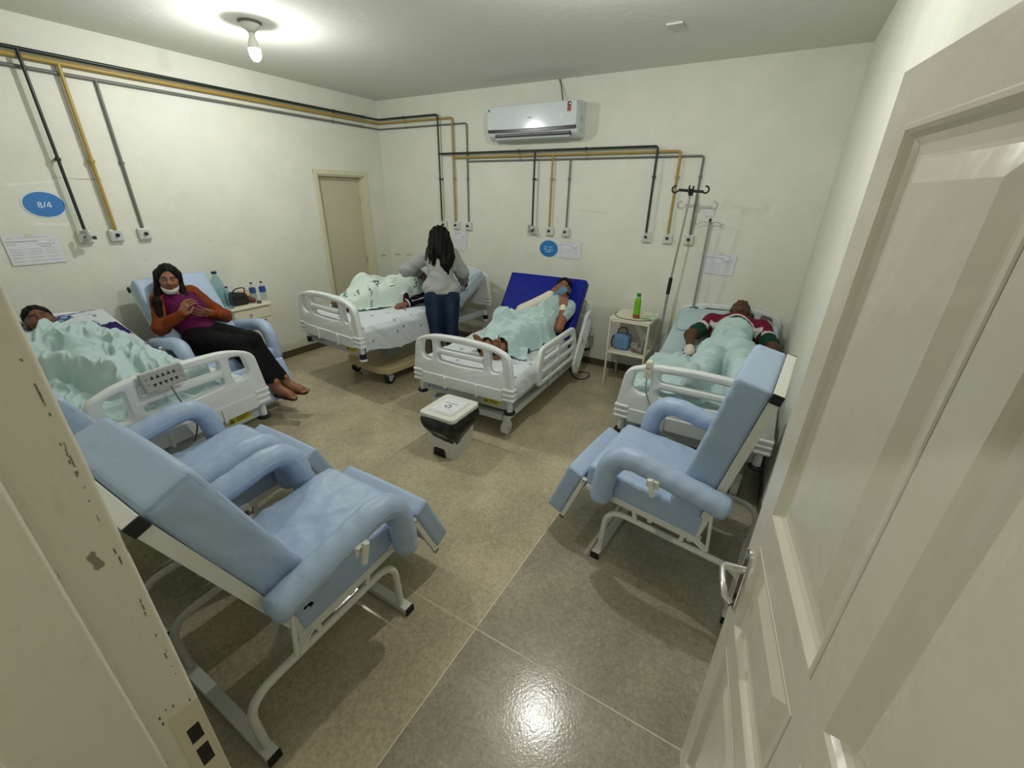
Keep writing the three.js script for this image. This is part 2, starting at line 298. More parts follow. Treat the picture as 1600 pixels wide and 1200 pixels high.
ceilingLamp(4.3, 5.75, HALL_CD, 'bare ceiling bulb in the corridor outside the door');
{ const c = thing('ceiling_cover', 'small white square cover plate on the ceiling', 'cover', [3.97, H, 1.01]); part('plate', bx(-0.055, 0.055, -0.014, 0, -0.055, 0.055, 0.003), std('#c9c9bd', 0.6), c); part('screw', cyl(0.005, 0.005, 0.003, 10, [0, -0.015, 0.03]), M.steel, c); }

// ---------- medical gas pipes ----------
const pipeMats = { dark: std('#14241f', 0.4), yellow: std('#a58a42', 0.4), grey: std('#6b6d68', 0.4) };
function gasPipe(name, label, mat, off, yTop, yLow, xDrop, z0, mids, xEnd, r, R) {
  const g = thing(name, label, 'pipe', [0, 0, 0]), zc = 0.3;
  part('wall_run', pipe([[off, yTop, ZF - 0.01], [off, yTop, zc]], R), mat, g);
  part('corner_run', pipe([[off, yTop, zc + 0.01], [off, yTop, off], [xDrop, yTop, off], [xDrop, 1.57, off]], r), mat, g);
  part('reducer', cyl(R * 1.12, r * 1.3, 0.04, 14, [off, yTop, zc], [-Math.PI / 2, 0, 0]), mat, g);
  part('branch_run', pipe([[xDrop, yLow, off], [xEnd, yLow, off], [xEnd, 1.57, off]], r), mat, g);
  part('drop_pipe', pipe([[off, yTop, z0], [off, 1.57, z0]], R * 0.85), mat, g);
  part('drop_pipe', pipe([[mids, yLow, off], [mids, 1.57, off]], r * 0.95), mat, g);
  const clip = (x, y, z, ax, q) => part('clamp', mg(ax === 'y' ? [cyl(q * 1.55, q * 1.55, 0.022, 12, [x, y, z]), bx(x === off ? 0 : x - 0.005, x === off ? off : x + 0.005, y - 0.008, y + 0.008, x === off ? z - 0.005 : 0, x === off ? z + 0.005 : off)] : [cyl(q * 1.4, q * 1.4, 0.02, 12, [x, y, z], ax === 'x' ? [0, 0, Math.PI / 2] : [Math.PI / 2, 0, 0])]), mat, g);
  clip(off, 2.084, z0, 'y', R * 0.85); clip(mids, 2.066, off, 'y', r); clip(xEnd, 2.085, off, 'y', r); clip(xDrop, 2.067, off, 'y', r);
  clip(off, yTop, 0.75, 'z', R); clip(0.5, yTop, off, 'x', r); clip(2.2, yLow, off, 'x', r); clip(3.0, yLow, off, 'x', r);
  part('elbow', new THREE.SphereGeometry(r * 1.35, 12, 10).translate(xDrop, yLow, off), mat, g);
  return g;
}
gasPipe('gas_pipe', 'dark green medical gas pipe, topmost run along the left and back walls', pipeMats.dark, 0.058, 2.767, 2.349, 1.055, 3.362, 2.404, 3.731, 0.0115, 0.0135);
gasPipe('gas_pipe', 'yellow medical gas pipe running between the dark and grey pipes', pipeMats.yellow, 0.036, 2.727, 2.305, 1.257, 3.158, 2.614, 3.944, 0.012, 0.0165);
gasPipe('gas_pipe', 'grey medical gas pipe, lowest run along the left and back walls', pipeMats.grey, 0.0155, 2.663, 2.262, 1.455, 2.955, 2.816, 4.152, 0.0095, 0.013);
const outletPlate = std('#d9dbd3', 0.4);
function outlet(pos, turn, label, extra) {
  const o = thing('gas_outlet', label, 'outlet', pos, turn, 'medical gas outlets on the walls');
  part('plate', bx(-0.046, 0.046, -0.048, 0.048, 0, 0.036, 0.006), outletPlate, o); part('face_plate', bx(-0.038, 0.038, -0.04, 0.04, 0.034, 0.041, 0.003), std('#c8cbc6', 0.35), o);
  const v = part('valve', cyl(0.014, 0.014, 0.02, 16, [0, 0.004, 0.048], [Math.PI / 2, 0, 0]), std('#3c3c34', 0.4, { metalness: 0.6 }), o); part('valve_tip', cyl(0.008, 0.006, 0.018, 12, [0, 0.004, 0.064], [Math.PI / 2, 0, 0]), M.black, v);
  if (extra) { part('flow_meter', mg([cyl(0.013, 0.013, 0.05, 14, [0.006, 0.0, 0.085], [Math.PI / 2, 0, 0]), cyl(0.012, 0.014, 0.09, 14, [-0.012, 0.02, 0.11])]), std('#aab0a6', 0.25, { metalness: 0.4 }), o); part('knob', cyl(0.014, 0.014, 0.02, 14, [0.03, -0.002, 0.11], [0, 0, Math.PI / 2]), std('#1d3a2a', 0.5), o); }
  return o;
}
[[3.362, 'under the dark pipe on the left wall, with a flow meter'], [3.158, 'under the yellow pipe on the left wall'], [2.955, 'under the grey pipe on the left wall']].forEach(([z, w], i) => outlet([0, 1.522, z], Math.PI / 2, 'white gas outlet box ' + w, i === 0));
[[1.058, 'dark pipe above the standing woman'], [1.26, 'yellow pipe above the standing woman'], [1.455, 'grey pipe right of the standing woman'], [2.404, 'dark pipe above the blue oval sign'], [2.614, 'yellow pipe above the blue oval sign'], [2.816, 'grey pipe above the paper beside the oval sign'], [3.73, 'dark pipe left of the drip stands'], [3.946, 'yellow pipe left of the drip stands'], [4.15, 'grey pipe behind the drip stands']]
  .forEach(([x, w], i) => outlet([x, 1.522, 0], 0, 'white gas outlet box under the ' + w, i === 3));

// ---------- air conditioner ----------
{
  const a = thing('air_conditioner', 'white split air conditioner high on the back wall', 'air conditioner', [2.41, 2.44, 0]);
  const x0 = -0.53, x1 = 0.53;
  const body = extrude(shape([[0, 0.02, 0.01], [0.1, 0.0, 0.03], [0.185, 0.05, 0.02], [0.2, 0.1, 0.01], [0.2, 0.29, 0.03], [0.16, 0.325, 0.02], [0, 0.33, 0.004]]), x1 - x0, 0.006, 3);
  body.rotateY(-Math.PI / 2); body.translate(x1, 0, 0); part('body', body, std('#cdd4d4', 0.3), a);
  const fp = extrude(shape([[-0.525, 0.105, 0.012], [0, 0.097, 0.3], [0.525, 0.108, 0.012], [0.525, 0.318, 0.03], [-0.525, 0.318, 0.03]]), 0.014, 0.005, 3); fp.translate(0, 0, 0.202); part('front_panel', fp, std('#cfd8da', 0.14), a);
  const st = extrude(shape([[-0.522, 0.078, 0.006], [0, 0.07, 0.2], [0.522, 0.08, 0.006], [0.522, 0.112, 0.004], [0, 0.1, 0.2], [-0.522, 0.109, 0.004]]), 0.012, 0); st.translate(0, 0, 0.2); part('trim_strip', st, std('#10141c', 0.3), a);
  part('outlet_slot', bx(-0.44, 0.46, 0.03, 0.062, 0.15, 0.19), M.black, a);
  const lv = part('louver', bx(-0.44, 0.455, -0.004, 0.005, -0.03, 0.03, 0.003), std('#c5cbcb', 0.35), a); lv.position.set(0, 0.033, 0.175); lv.rotation.x = 0.85;
  const lv2 = part('louver', bx(-0.43, 0.445, -0.002, 0.002, -0.012, 0.012, 0.001), std('#b6bcbc', 0.35), a); lv2.position.set(0, 0.054, 0.186); lv2.rotation.x = 0.5;
  for (const x of [-0.4, -0.19, 0.02, 0.24]) part('louver_clip', bx(x - 0.018, x + 0.018, 0.046, 0.062, 0.182, 0.194, 0.003), M.black, a);
  part('side_vent', bx(0.532, 0.538, 0.14, 0.2, 0.1, 0.12, 0.001), std('#8e9494', 0.5), a); part('side_mark', bx(0.532, 0.538, 0.06, 0.085, 0.1, 0.112, 0.001), std('#4f7a5d', 0.5), a);
  part('energy_label', bx(0.425, 0.465, 0.225, 0.31, 0.2215, 0.2225), std('#ffffff', 0.5, { map: canvasTex(64, 128, (c) => { c.fillStyle = '#a8553a'; c.fillRect(0, 0, 64, 128); c.fillStyle = '#3a2a20'; c.beginPath(); c.arc(32, 32, 30, 0, 7); c.fill(); c.fillStyle = '#f0dcb8'; c.beginPath(); c.arc(40, 30, 14, 0, 7); c.fill(); c.fillStyle = '#8a3a24'; c.fillRect(6, 76, 52, 12); c.fillRect(6, 98, 52, 12); }, 1, 1) }), a);
  { const e = a.children[a.children.length - 1].geometry, p = e.attributes.position, u = e.attributes.uv; for (let i = 0; i < p.count; i++) u.setXY(i, (p.getX(i) - 0.425) / 0.04, (p.getY(i) - 0.225) / 0.085); }
  part('round_sticker', cyl(0.013, 0.013, 0.0015, 20, [0.36, 0.2, 0.2218], [Math.PI / 2, 0, 0]), std('#f2dcc8', 0.4), a);
  part('green_sticker', cyl(0.012, 0.012, 0.0015, 20, [-0.5, 0.285, 0.2218], [Math.PI / 2, 0, 0]), std('#2f6b3f', 0.5), a);
  part('brand_mark', mg([-0.022, -0.012, -0.003, 0.007, 0.017].map((x) => bx(x, x + 0.007, 0.193, 0.201, 0.2215, 0.2222))), std('#5b5f63', 0.5), a);
}
solo('power_cable', tube([[2.634, 2.985, 0.012], [2.66, 2.93, 0.02], [2.68, 2.86, 0.03], [2.706, 2.775, 0.05]], 0.007, 20, 8), std('#5a5a50', 0.6), 'grey cable hanging from the ceiling to the air conditioner', 'cable');

// ---------- signs and papers ----------
function printed(n, w, h, draw, fw, fh, ground) {
  const t = canvasTex(fw, fh, draw); const g = new THREE.PlaneGeometry(w, h, 14, 10), p = g.attributes.position;
  for (let i = 0; i < p.count; i++) p.setZ(i, 0.0035 + 0.003 * vnoise(p.getX(i) * 14 + n * 7, p.getY(i) * 14, n));
  g.computeVertexNormals(); return [g, std('#ffffff', 0.6, { map: t })];
}
const form = (n) => (c, w, h) => {
  c.fillStyle = '#dcdde3'; c.fillRect(0, 0, w, h); seed = 100 + n;
  const line = (x, y, L, t, a) => { for (let k = x; k < x + L;) { const s = 4 + rnd() * 16; c.fillStyle = `rgba(70,74,90,${a})`; c.fillRect(k, y, Math.min(s, x + L - k), t); k += s + 4; } };
  line(w * 0.08, h * 0.09, w * 0.1, 4, 0.7); line(w * 0.26, h * 0.07, w * 0.56, 6, 0.35); line(w * 0.04, h * 0.2, w * 0.58, 7, 0.75); line(w * 0.78, h * 0.2, w * 0.16, 5, 0.4);
  line(w * 0.04, h * 0.29, w * 0.16, 5, 0.7); line(w * 0.56, h * 0.31, w * 0.36, 6, 0.75); line(w * 0.62, h * 0.39, w * 0.2, 6, 0.8);
  for (const y of [0.46, 0.55, 0.63, 0.74, 0.86]) { c.fillStyle = 'rgba(110,114,130,0.35)'; c.fillRect(w * 0.03, h * y, w * 0.94, 2); line(w * 0.05, h * (y + 0.02), w * 0.2, 4, 0.45); line(w * (0.3 + rnd() * 0.1), h * (y + 0.02), w * 0.25, 4, 0.4); line(w * 0.7, h * (y + 0.02), w * 0.18, 4, 0.35); }
};
function sheet(n, pos, turn, roll, w, h, label) { const [g, m] = printed(n, w, h, form(n), 384, 272); const o = thing('paper_form', label, 'paper', pos, turn, 'printed forms on the walls'); const s = part('sheet', g, m, o); s.rotation.z = roll; part('tape', bx(-0.02, 0.02, h / 2 - 0.012, h / 2 + 0.012, 0.0055, 0.0062), std('#d5d3c2', 0.3), o).rotation.z = roll; return o; }
sheet(1, [0.003, 1.45, 3.675], Math.PI / 2, 0, 0.3, 0.212, 'printed form taped to the left wall below the 8/4 sign');
sheet(2, [1.31, 1.345, 0.003], 0, 0, 0.2, 0.27, 'printed form on the back wall behind the standing woman');
sheet(3, [2.872, 1.33, 0.003], 0, 0, 0.28, 0.19, 'printed form beside the blue oval sign above the blue mattress');
sheet(4, [4.465, 1.315, 0.003], 0, -0.03, 0.29, 0.2, 'printed form on the back wall right of the drip stands');
sheet(5, [4.29, 1.79, 0.003], 0, 0, 0.085, 0.09, 'small square notice on the wall behind the black-topped drip stand');
function oval(n, pos, turn, label, text, a, b) {
  const o = thing('oval_sign', label, 'sign', pos, turn);
  const el = (k, z0, z1) => { const s = new THREE.Shape(); s.absellipse(0, 0, a * k, b * k, 0, Math.PI * 2); const g = extrude(s, z1 - z0, 0, 1, 40); g.translate(0, 0, z0); return g; };
  part('laminate_border', el(1.1, 0.0005, 0.002), std('#d3dee2', 0.2), o);
  const g = el(1, 0.002, 0.0035), p = g.attributes.position, u = g.attributes.uv; for (let i = 0; i < p.count; i++) u.setXY(i, p.getX(i) / (2 * a) + 0.5, p.getY(i) / (2 * b) + 0.5);
  part('print', g, std('#ffffff', 0.28, { map: canvasTex(384, 288, (c, w, h) => {
    c.fillStyle = '#3579bd'; c.fillRect(0, 0, w, h); c.fillStyle = '#eef4fa'; c.strokeStyle = '#eef4fa'; c.textAlign = 'center'; c.textBaseline = 'middle';
    if (text) { c.font = '92px sans-serif'; c.fillText(text, w / 2, h / 2 + 4); }
    else { c.fillStyle = 'rgba(190,215,235,0.75)'; for (const [x, y, L] of [[0.22, 0.36, 0.2], [0.48, 0.37, 0.22], [0.24, 0.5, 0.16], [0.46, 0.52, 0.3], [0.3, 0.64, 0.34]]) c.fillRect(w * x, h * y, w * L, 18); }
  }) }), o);
}
oval(1, [0.001, 1.767, 3.523], Math.PI / 2, 'blue oval bed sign reading 8/4 on the left wall', '8/4', 0.115, 0.088);
oval(2, [2.605, 1.325, 0.001], 0, 'blue oval bed sign on the back wall above the blue mattress', '', 0.118, 0.094);
// ---------- recliner chairs ----------
// local: +z is the way the sitter looks, origin on the floor between the two floor bars
function recliner(pos, turn, back, leg, label) {
  const c = thing('recliner_chair', label, 'chair', pos, turn, 'blue hospital recliners');
  const S = M.whiteSteel;
  for (const z of [0.35, -0.35]) {
    const b = part('floor_bar', bx(-0.325, 0.325, 0.003, 0.036, z - 0.024, z + 0.024, 0.004), S, c);
    for (const s of [-1, 1]) part('end_cap', bx(s < 0 ? -0.335 : 0.323, s < 0 ? -0.323 : 0.335, 0, 0.038, z - 0.025, z + 0.025, 0.004), M.rubber, b);
  }
  for (const s of [-1, 1]) {
    const x = s * 0.275;
    part('side_tube', pipe([[x, 0.03, 0.345], [x, 0.335, 0.33], [x, 0.3, -0.36], [x, 0.03, -0.345]], 0.0165, 0.11, 12), S, c);
    part('support_post', bar([x, 0.325, 0.17], [x, 0.41, 0.19], 0.022), S, c); part('support_post', bar([x, 0.312, -0.06], [x, 0.385, -0.07], 0.022), S, c);
    part('seat_rail', bar([x + s * 0.006, 0.432, 0.46], [x + s * 0.006, 0.386, -0.15], 0.03, 0.034), S, c);
  }
  part('cross_bar', bar([-0.28, 0.37, 0.1], [0.28, 0.37, 0.1], 0.025), S, c); part('cross_bar', bar([-0.28, 0.36, -0.1], [0.28, 0.36, -0.1], 0.025), S, c);
  part('recline_spring', mg([rod([0.08, 0.39, 0.25], [0.08, 0.37, -0.02], 0.014), rod([0.08, 0.37, -0.02], [0.08, 0.36, -0.16], 0.007)]), M.black, c);
  part('rating_label', bx(0.292, 0.2935, 0.318, 0.345, -0.03, 0.06), M.plasticGrey, c);
  // seat
  {
    const g = cushion(0.57, 0.145, 0.61, 0.022, (x, y, z, nx, ny) => (ny > 0.3 ? 0.007 * (1 - (x / 0.285) ** 2) - 0.016 * Math.exp(-((x * 5) ** 2 + ((z + 0.15) * 5) ** 2)) + 0.012 * ridged(x * 5 + 2, z * 9 + 4, 77) * smooth(0.16, -0.25, z) + 0.006 * ridged(x * 11, z * 6 + 2, 78) : 0.004 * ridged(x * 8 + z * 8, y * 12, 79)));
    const m = part('seat_cushion', boxUV(g), M.vinyl, c); m.position.set(0, 0.482, 0.165); m.rotation.x = -0.075;
  }
  // backrest: frame bars with the cushion in front
  {
    const b = new THREE.Group(); b.name = 'backrest'; b.position.set(0, 0.4, -0.12); b.rotation.x = -back; c.add(b);
    const g = cushion(0.57, 0.8, 0.145, 0.02, (x, y, z, nx, ny, nz) => (nz > 0.3 ? 0.006 * (1 - (x / 0.285) ** 2) + 0.011 * ridged(x * 7 + 1, y * 5 + 9, 51) * smooth(0.1, -0.36, y) : 0.005 * ridged(y * 6 + x * 3, z * 14 + y * 5, 52) * (Math.abs(nx) > 0.5 ? 1 : 0.3)));
    g.translate(0, 0.425, 0.092); part('back_cushion', g, M.vinyl, b);
    for (const s of [-1, 1]) part('back_bar', bx(s * 0.265 - 0.018, s * 0.265 + 0.018, -0.02, 0.79, -0.02, 0.02, 0.003), S, b);
    part('back_cross_bar', bx(-0.288, 0.288, 0.785, 0.825, -0.022, 0.02, 0.003), S, b); part('back_cross_bar', bx(-0.26, 0.26, 0.3, 0.33, -0.012, 0.012), S, b);
    for (const s of [-1, 1]) part('end_cap', bx(s < 0 ? -0.296 : 0.286, s < 0 ? -0.286 : 0.296, 0.784, 0.826, -0.0225, 0.0205, 0.003), M.rubber, b);
  }
  // legrest
  {
    const l = new THREE.Group(); l.name = 'legrest'; l.position.set(0, 0.452, 0.475); l.rotation.x = -leg; c.add(l);
    const g = cushion(0.57, 0.35, 0.1, 0.016, (x, y, z, nx, ny, nz) => (nz > 0.3 ? 0.005 * (1 - (x / 0.285) ** 2) : 0)); g.translate(0, -0.155, 0.072); part('legrest_cushion', g, M.vinyl, l);
    for (const s of [-1, 1]) { part('legrest_bar', bx(s * 0.275 - 0.011, s * 0.275 + 0.011, -0.33, 0.01, -0.004, 0.022, 0.003), S, l); part('end_cap', bx(s * 0.275 - 0.0115, s * 0.275 + 0.0115, -0.342, -0.328, -0.0045, 0.0225, 0.003), M.rubber, l); part('hinge_bolt', cyl(0.009, 0.009, 0.034, 12, [s * 0.275, 0, 0.008], [0, 0, Math.PI / 2]), M.steel, l); }
  }
  // padded arms
  for (const s of [-1, 1]) {
    const x = s * 0.35, path = new THREE.CatmullRomCurve3([V(x, 0.66, -0.24), V(x, 0.685, -0.1), V(x, 0.715, 0.06), V(x, 0.74, 0.19), V(x, 0.725, 0.275), V(x, 0.655, 0.325), V(x, 0.54, 0.345), V(x, 0.43, 0.352)], false, 'catmullrom', 0.5);
    const N = 64, R = 20, pos = [], uv = [], idx = [], fr = path.computeFrenetFrames(N, false);
    for (let i = 0; i <= N; i++) {
      const t = i / N, P = path.getPointAt(t), end = Math.min(t, 1 - t) * path.getLength(), k = end < 0.03 ? Math.sqrt(Math.max(0, 1 - (1 - end / 0.03) ** 2)) * 0.55 + 0.45 : 1, bend = Math.exp(-(((t - 0.66) / 0.1) ** 2));
      for (let j = 0; j <= R; j++) {
        const a = j / R * Math.PI * 2, nx = Math.cos(a), ny = Math.sin(a), dir = fr.normals[i].clone().multiplyScalar(nx).addScaledVector(fr.binormals[i], ny);
        const inner = Math.max(0, -dir.y * 0.7 - dir.z * 0.7), w = bend * inner * 0.009 * Math.sin(t * 170 + 2 * Math.sin(a * 3)) + 0.0012 * Math.sin(t * 60 + a * 2);
        P.clone().addScaledVector(dir, 0.056 * k + w).toArray().forEach((q) => pos.push(q)); uv.push(t * path.getLength(), j / R * 0.35);
      }
    }
    for (let i = 0; i < N; i++) for (let j = 0; j < R; j++) { const a = i * (R + 1) + j, b = a + R + 1; idx.push(a, b, a + 1, b, b + 1, a + 1); }
    for (const e of [0, N]) { const P = path.getPointAt(e / N), k = pos.length / 3; P.toArray().forEach((q) => pos.push(q)); uv.push(e ? 1 : 0, 0.5); for (let j = 0; j < R; j++) { const a = e * (R + 1) + j; e ? idx.push(a, k, a + 1) : idx.push(a, a + 1, k); } }
    const g = new THREE.BufferGeometry(); g.setAttribute('position', new THREE.Float32BufferAttribute(pos, 3)); g.setAttribute('uv', new THREE.Float32BufferAttribute(uv, 2)); g.setIndex(idx); g.computeVertexNormals();
    const arm = part('armrest', g, M.vinylArm, c);
    part('drip_holder', mg([bx(x + s * 0.054 - 0.004, x + s * 0.054 + 0.004, 0.665, 0.715, 0.06, 0.12, 0.003), cyl(0.013, 0.013, 0.085, 16, [x + s * 0.07, 0.675, 0.09], [0.25, 0, 0]), cyl(0.006, 0.006, 0.05, 10, [x + s * 0.06, 0.705, 0.09], [Math.PI / 2, 0, 0])]), S, arm);
    part('arm_bracket', mg([bar([s * 0.29, 0.4, -0.1], [s * 0.335, 0.39, -0.19], 0.035, 0.008), bar([s * 0.335, 0.385, -0.19], [s * 0.345, 0.64, -0.17], 0.014)]), S, arm);
  }
  return c;
}
recliner([3.405, 0, 4.07], Math.PI, 0.39, 0.42, 'large blue recliner chair in the left foreground, beside the door frame');
recliner([2.55, 0, 4.06], Math.PI, 0.43, 0.42, 'blue recliner chair between the foreground recliner and the leftmost bed');
recliner([4.77, 0, 2.615], -Math.PI / 2 - 0.09, 0.2, 0.36, 'upright blue recliner chair at the foot of the rightmost bed');
recliner([0.68, 0, 2.95], Math.PI / 2, 0.56, 0.42, 'blue recliner chair by the left wall with the woman in it');

// ---------- hospital beds ----------
// local: +z towards the foot, +x to the right when looking from the foot to the head
const BL = 0.97;
const boardHoles = () => [
  poly([[-0.405, 0.27, 0.03], [-0.37, 0.232, 0.03], [-0.3, 0.225, 0.03], [-0.285, 0.26, 0.02], [-0.285, 0.405, 0.025], [-0.385, 0.385, 0.03]]),
  poly([[0.405, 0.27, 0.03], [0.37, 0.232, 0.03], [0.3, 0.225, 0.03], [0.285, 0.26, 0.02], [0.285, 0.405, 0.025], [0.385, 0.385, 0.03]]),
  poly([[-0.225, 0.335, 0.028], [0.225, 0.335, 0.028], [0.225, 0.405, 0.028], [0, 0.414, 0.2], [-0.225, 0.405, 0.028]]),
  poly([[-0.225, 0.232, 0.03], [0, 0.215, 0.2], [0.225, 0.232, 0.03], [0.225, 0.288, 0.025], [-0.225, 0.288, 0.025]])];
const boardOutline = [[-0.505, 0.0, 0.012], [0.505, 0.0, 0.012], [0.498, 0.12, 0.03], [0.46, 0.39, 0.06], [0.3, 0.45, 0.2], [0, 0.466, 0.3], [-0.3, 0.45, 0.2], [-0.46, 0.39, 0.06], [-0.498, 0.12, 0.03]];
const boardGeo = (() => { const g = extrude(shape(boardOutline, 0.01, boardHoles()), 0.03, 0.013, 4, 12); g.translate(0, 0, -0.015); return toCreasedNormals(g, 0.7); })();
const lowPanelGeo = extrude(shape([[-0.4, 0.0], [0.4, 0.0], [0.4, 0.1, 0.01], [-0.4, 0.1, 0.01]], 0.003), 0.009, 0.003, 2); lowPanelGeo.translate(0, 0, 0.026);
const ribGeo = bx(-0.011, 0.011, -0.014, 0.09, 0.03, 0.047, 0.004), ridgeGeo = bx(-0.055, 0.055, -0.0165, 0.0165, -0.036, 0.036, 0.016);
function board(name, parent, y, z, flip) {
  const b = part(name, boardGeo, M.plastic, parent); b.position.set(0, y, z); if (flip) b.rotation.y = Math.PI;
  part('lower_panel', lowPanelGeo, M.plastic, b);
  for (const x of [-0.16, 0.16]) part('rib', ribGeo, M.plastic, b).position.x = x;
  for (const s of [-1, 1]) for (const h of [0.02, 0.062, 0.104]) part('side_ridge', ridgeGeo, M.plastic, b).position.set(s * 0.452, h, 0);
  return b;
}
function railGeo(len, h) {
  const k = len / 2, slot = (x0, x1, y0, y1) => poly([[x0, y0], [x1, y0], [x1, y1], [x0, y1]], 0.022);
  const g = extrude(shape([[-k + 0.03, 0, 0.05], [k - 0.03, 0, 0.05], [k, h * 0.45, 0.06], [k - 0.07, h, 0.07], [-k + 0.09, h, 0.07], [-k, h * 0.45, 0.06]], 0.03, [slot(-k + 0.13, -0.02, h * 0.68, h * 0.84), slot(0.03, k - 0.12, h * 0.68, h * 0.84), slot(-k + 0.1, -0.02, h * 0.4, h * 0.56), slot(0.03, k - 0.09, h * 0.4, h * 0.56), slot(-k + 0.1, k - 0.1, h * 0.12, h * 0.27)]), 0.018, 0.009, 3, 8);
  g.translate(0, 0, -0.009); g.rotateY(-Math.PI / 2); return toCreasedNormals(g, 0.7);
}
const sticker = (w, h, draw) => std('#ffffff', 0.45, { map: canvasTex(w, h, draw) });
const yellowSticker = sticker(128, 48, (c) => { c.fillStyle = '#d4c32c'; c.fillRect(0, 0, 128, 48); c.fillStyle = '#23230f'; c.beginPath(); c.moveTo(6, 40); c.lineTo(20, 10); c.lineTo(34, 40); c.fill(); c.fillStyle = '#d4c32c'; c.fillRect(18, 20, 4, 12); c.fillStyle = '#4a4718'; for (let k = 0; k < 4; k++) c.fillRect(44, 8 + k * 9, 76 - k * 6, 4); });
const logoSticker = sticker(256, 64, (c) => { c.fillStyle = '#aab4be'; c.fillRect(0, 0, 256, 64); c.fillStyle = '#44505c'; c.fillRect(8, 24, 40, 12); c.strokeStyle = '#22508f'; c.lineWidth = 8; c.beginPath(); c.ellipse(92, 30, 24, 16, 0, 0, 7); c.stroke(); c.fillStyle = '#5a6c84'; for (let k = 0; k < 7; k++) c.fillRect(128 + k * 17, 24, 12, 18); });
const faceUV = (x0, x1, y0, y1, z) => { const g = new THREE.PlaneGeometry(x1 - x0, y1 - y0); g.translate((x0 + x1) / 2, (y0 + y1) / 2, z); return g; };
function caster(parent, x, z, mat, wheelMat, r = 0.062) {
  const k = part('caster', mg([cyl(0.03, 0.03, 0.05, 16, [x, r * 2 + 0.015, z]), bx(x - 0.03, x + 0.03, r, r * 2 + 0.004, z - 0.045, z + 0.03, 0.02)]), mat, parent);
  part('wheel', mg([cyl(r, r, 0.044, 24, [x, r, z], [0, 0, Math.PI / 2])]), wheelMat, k); part('hub', cyl(r * 0.42, r * 0.42, 0.05, 16, [x, r, z], [0, 0, Math.PI / 2]), M.plasticGrey, k);
}
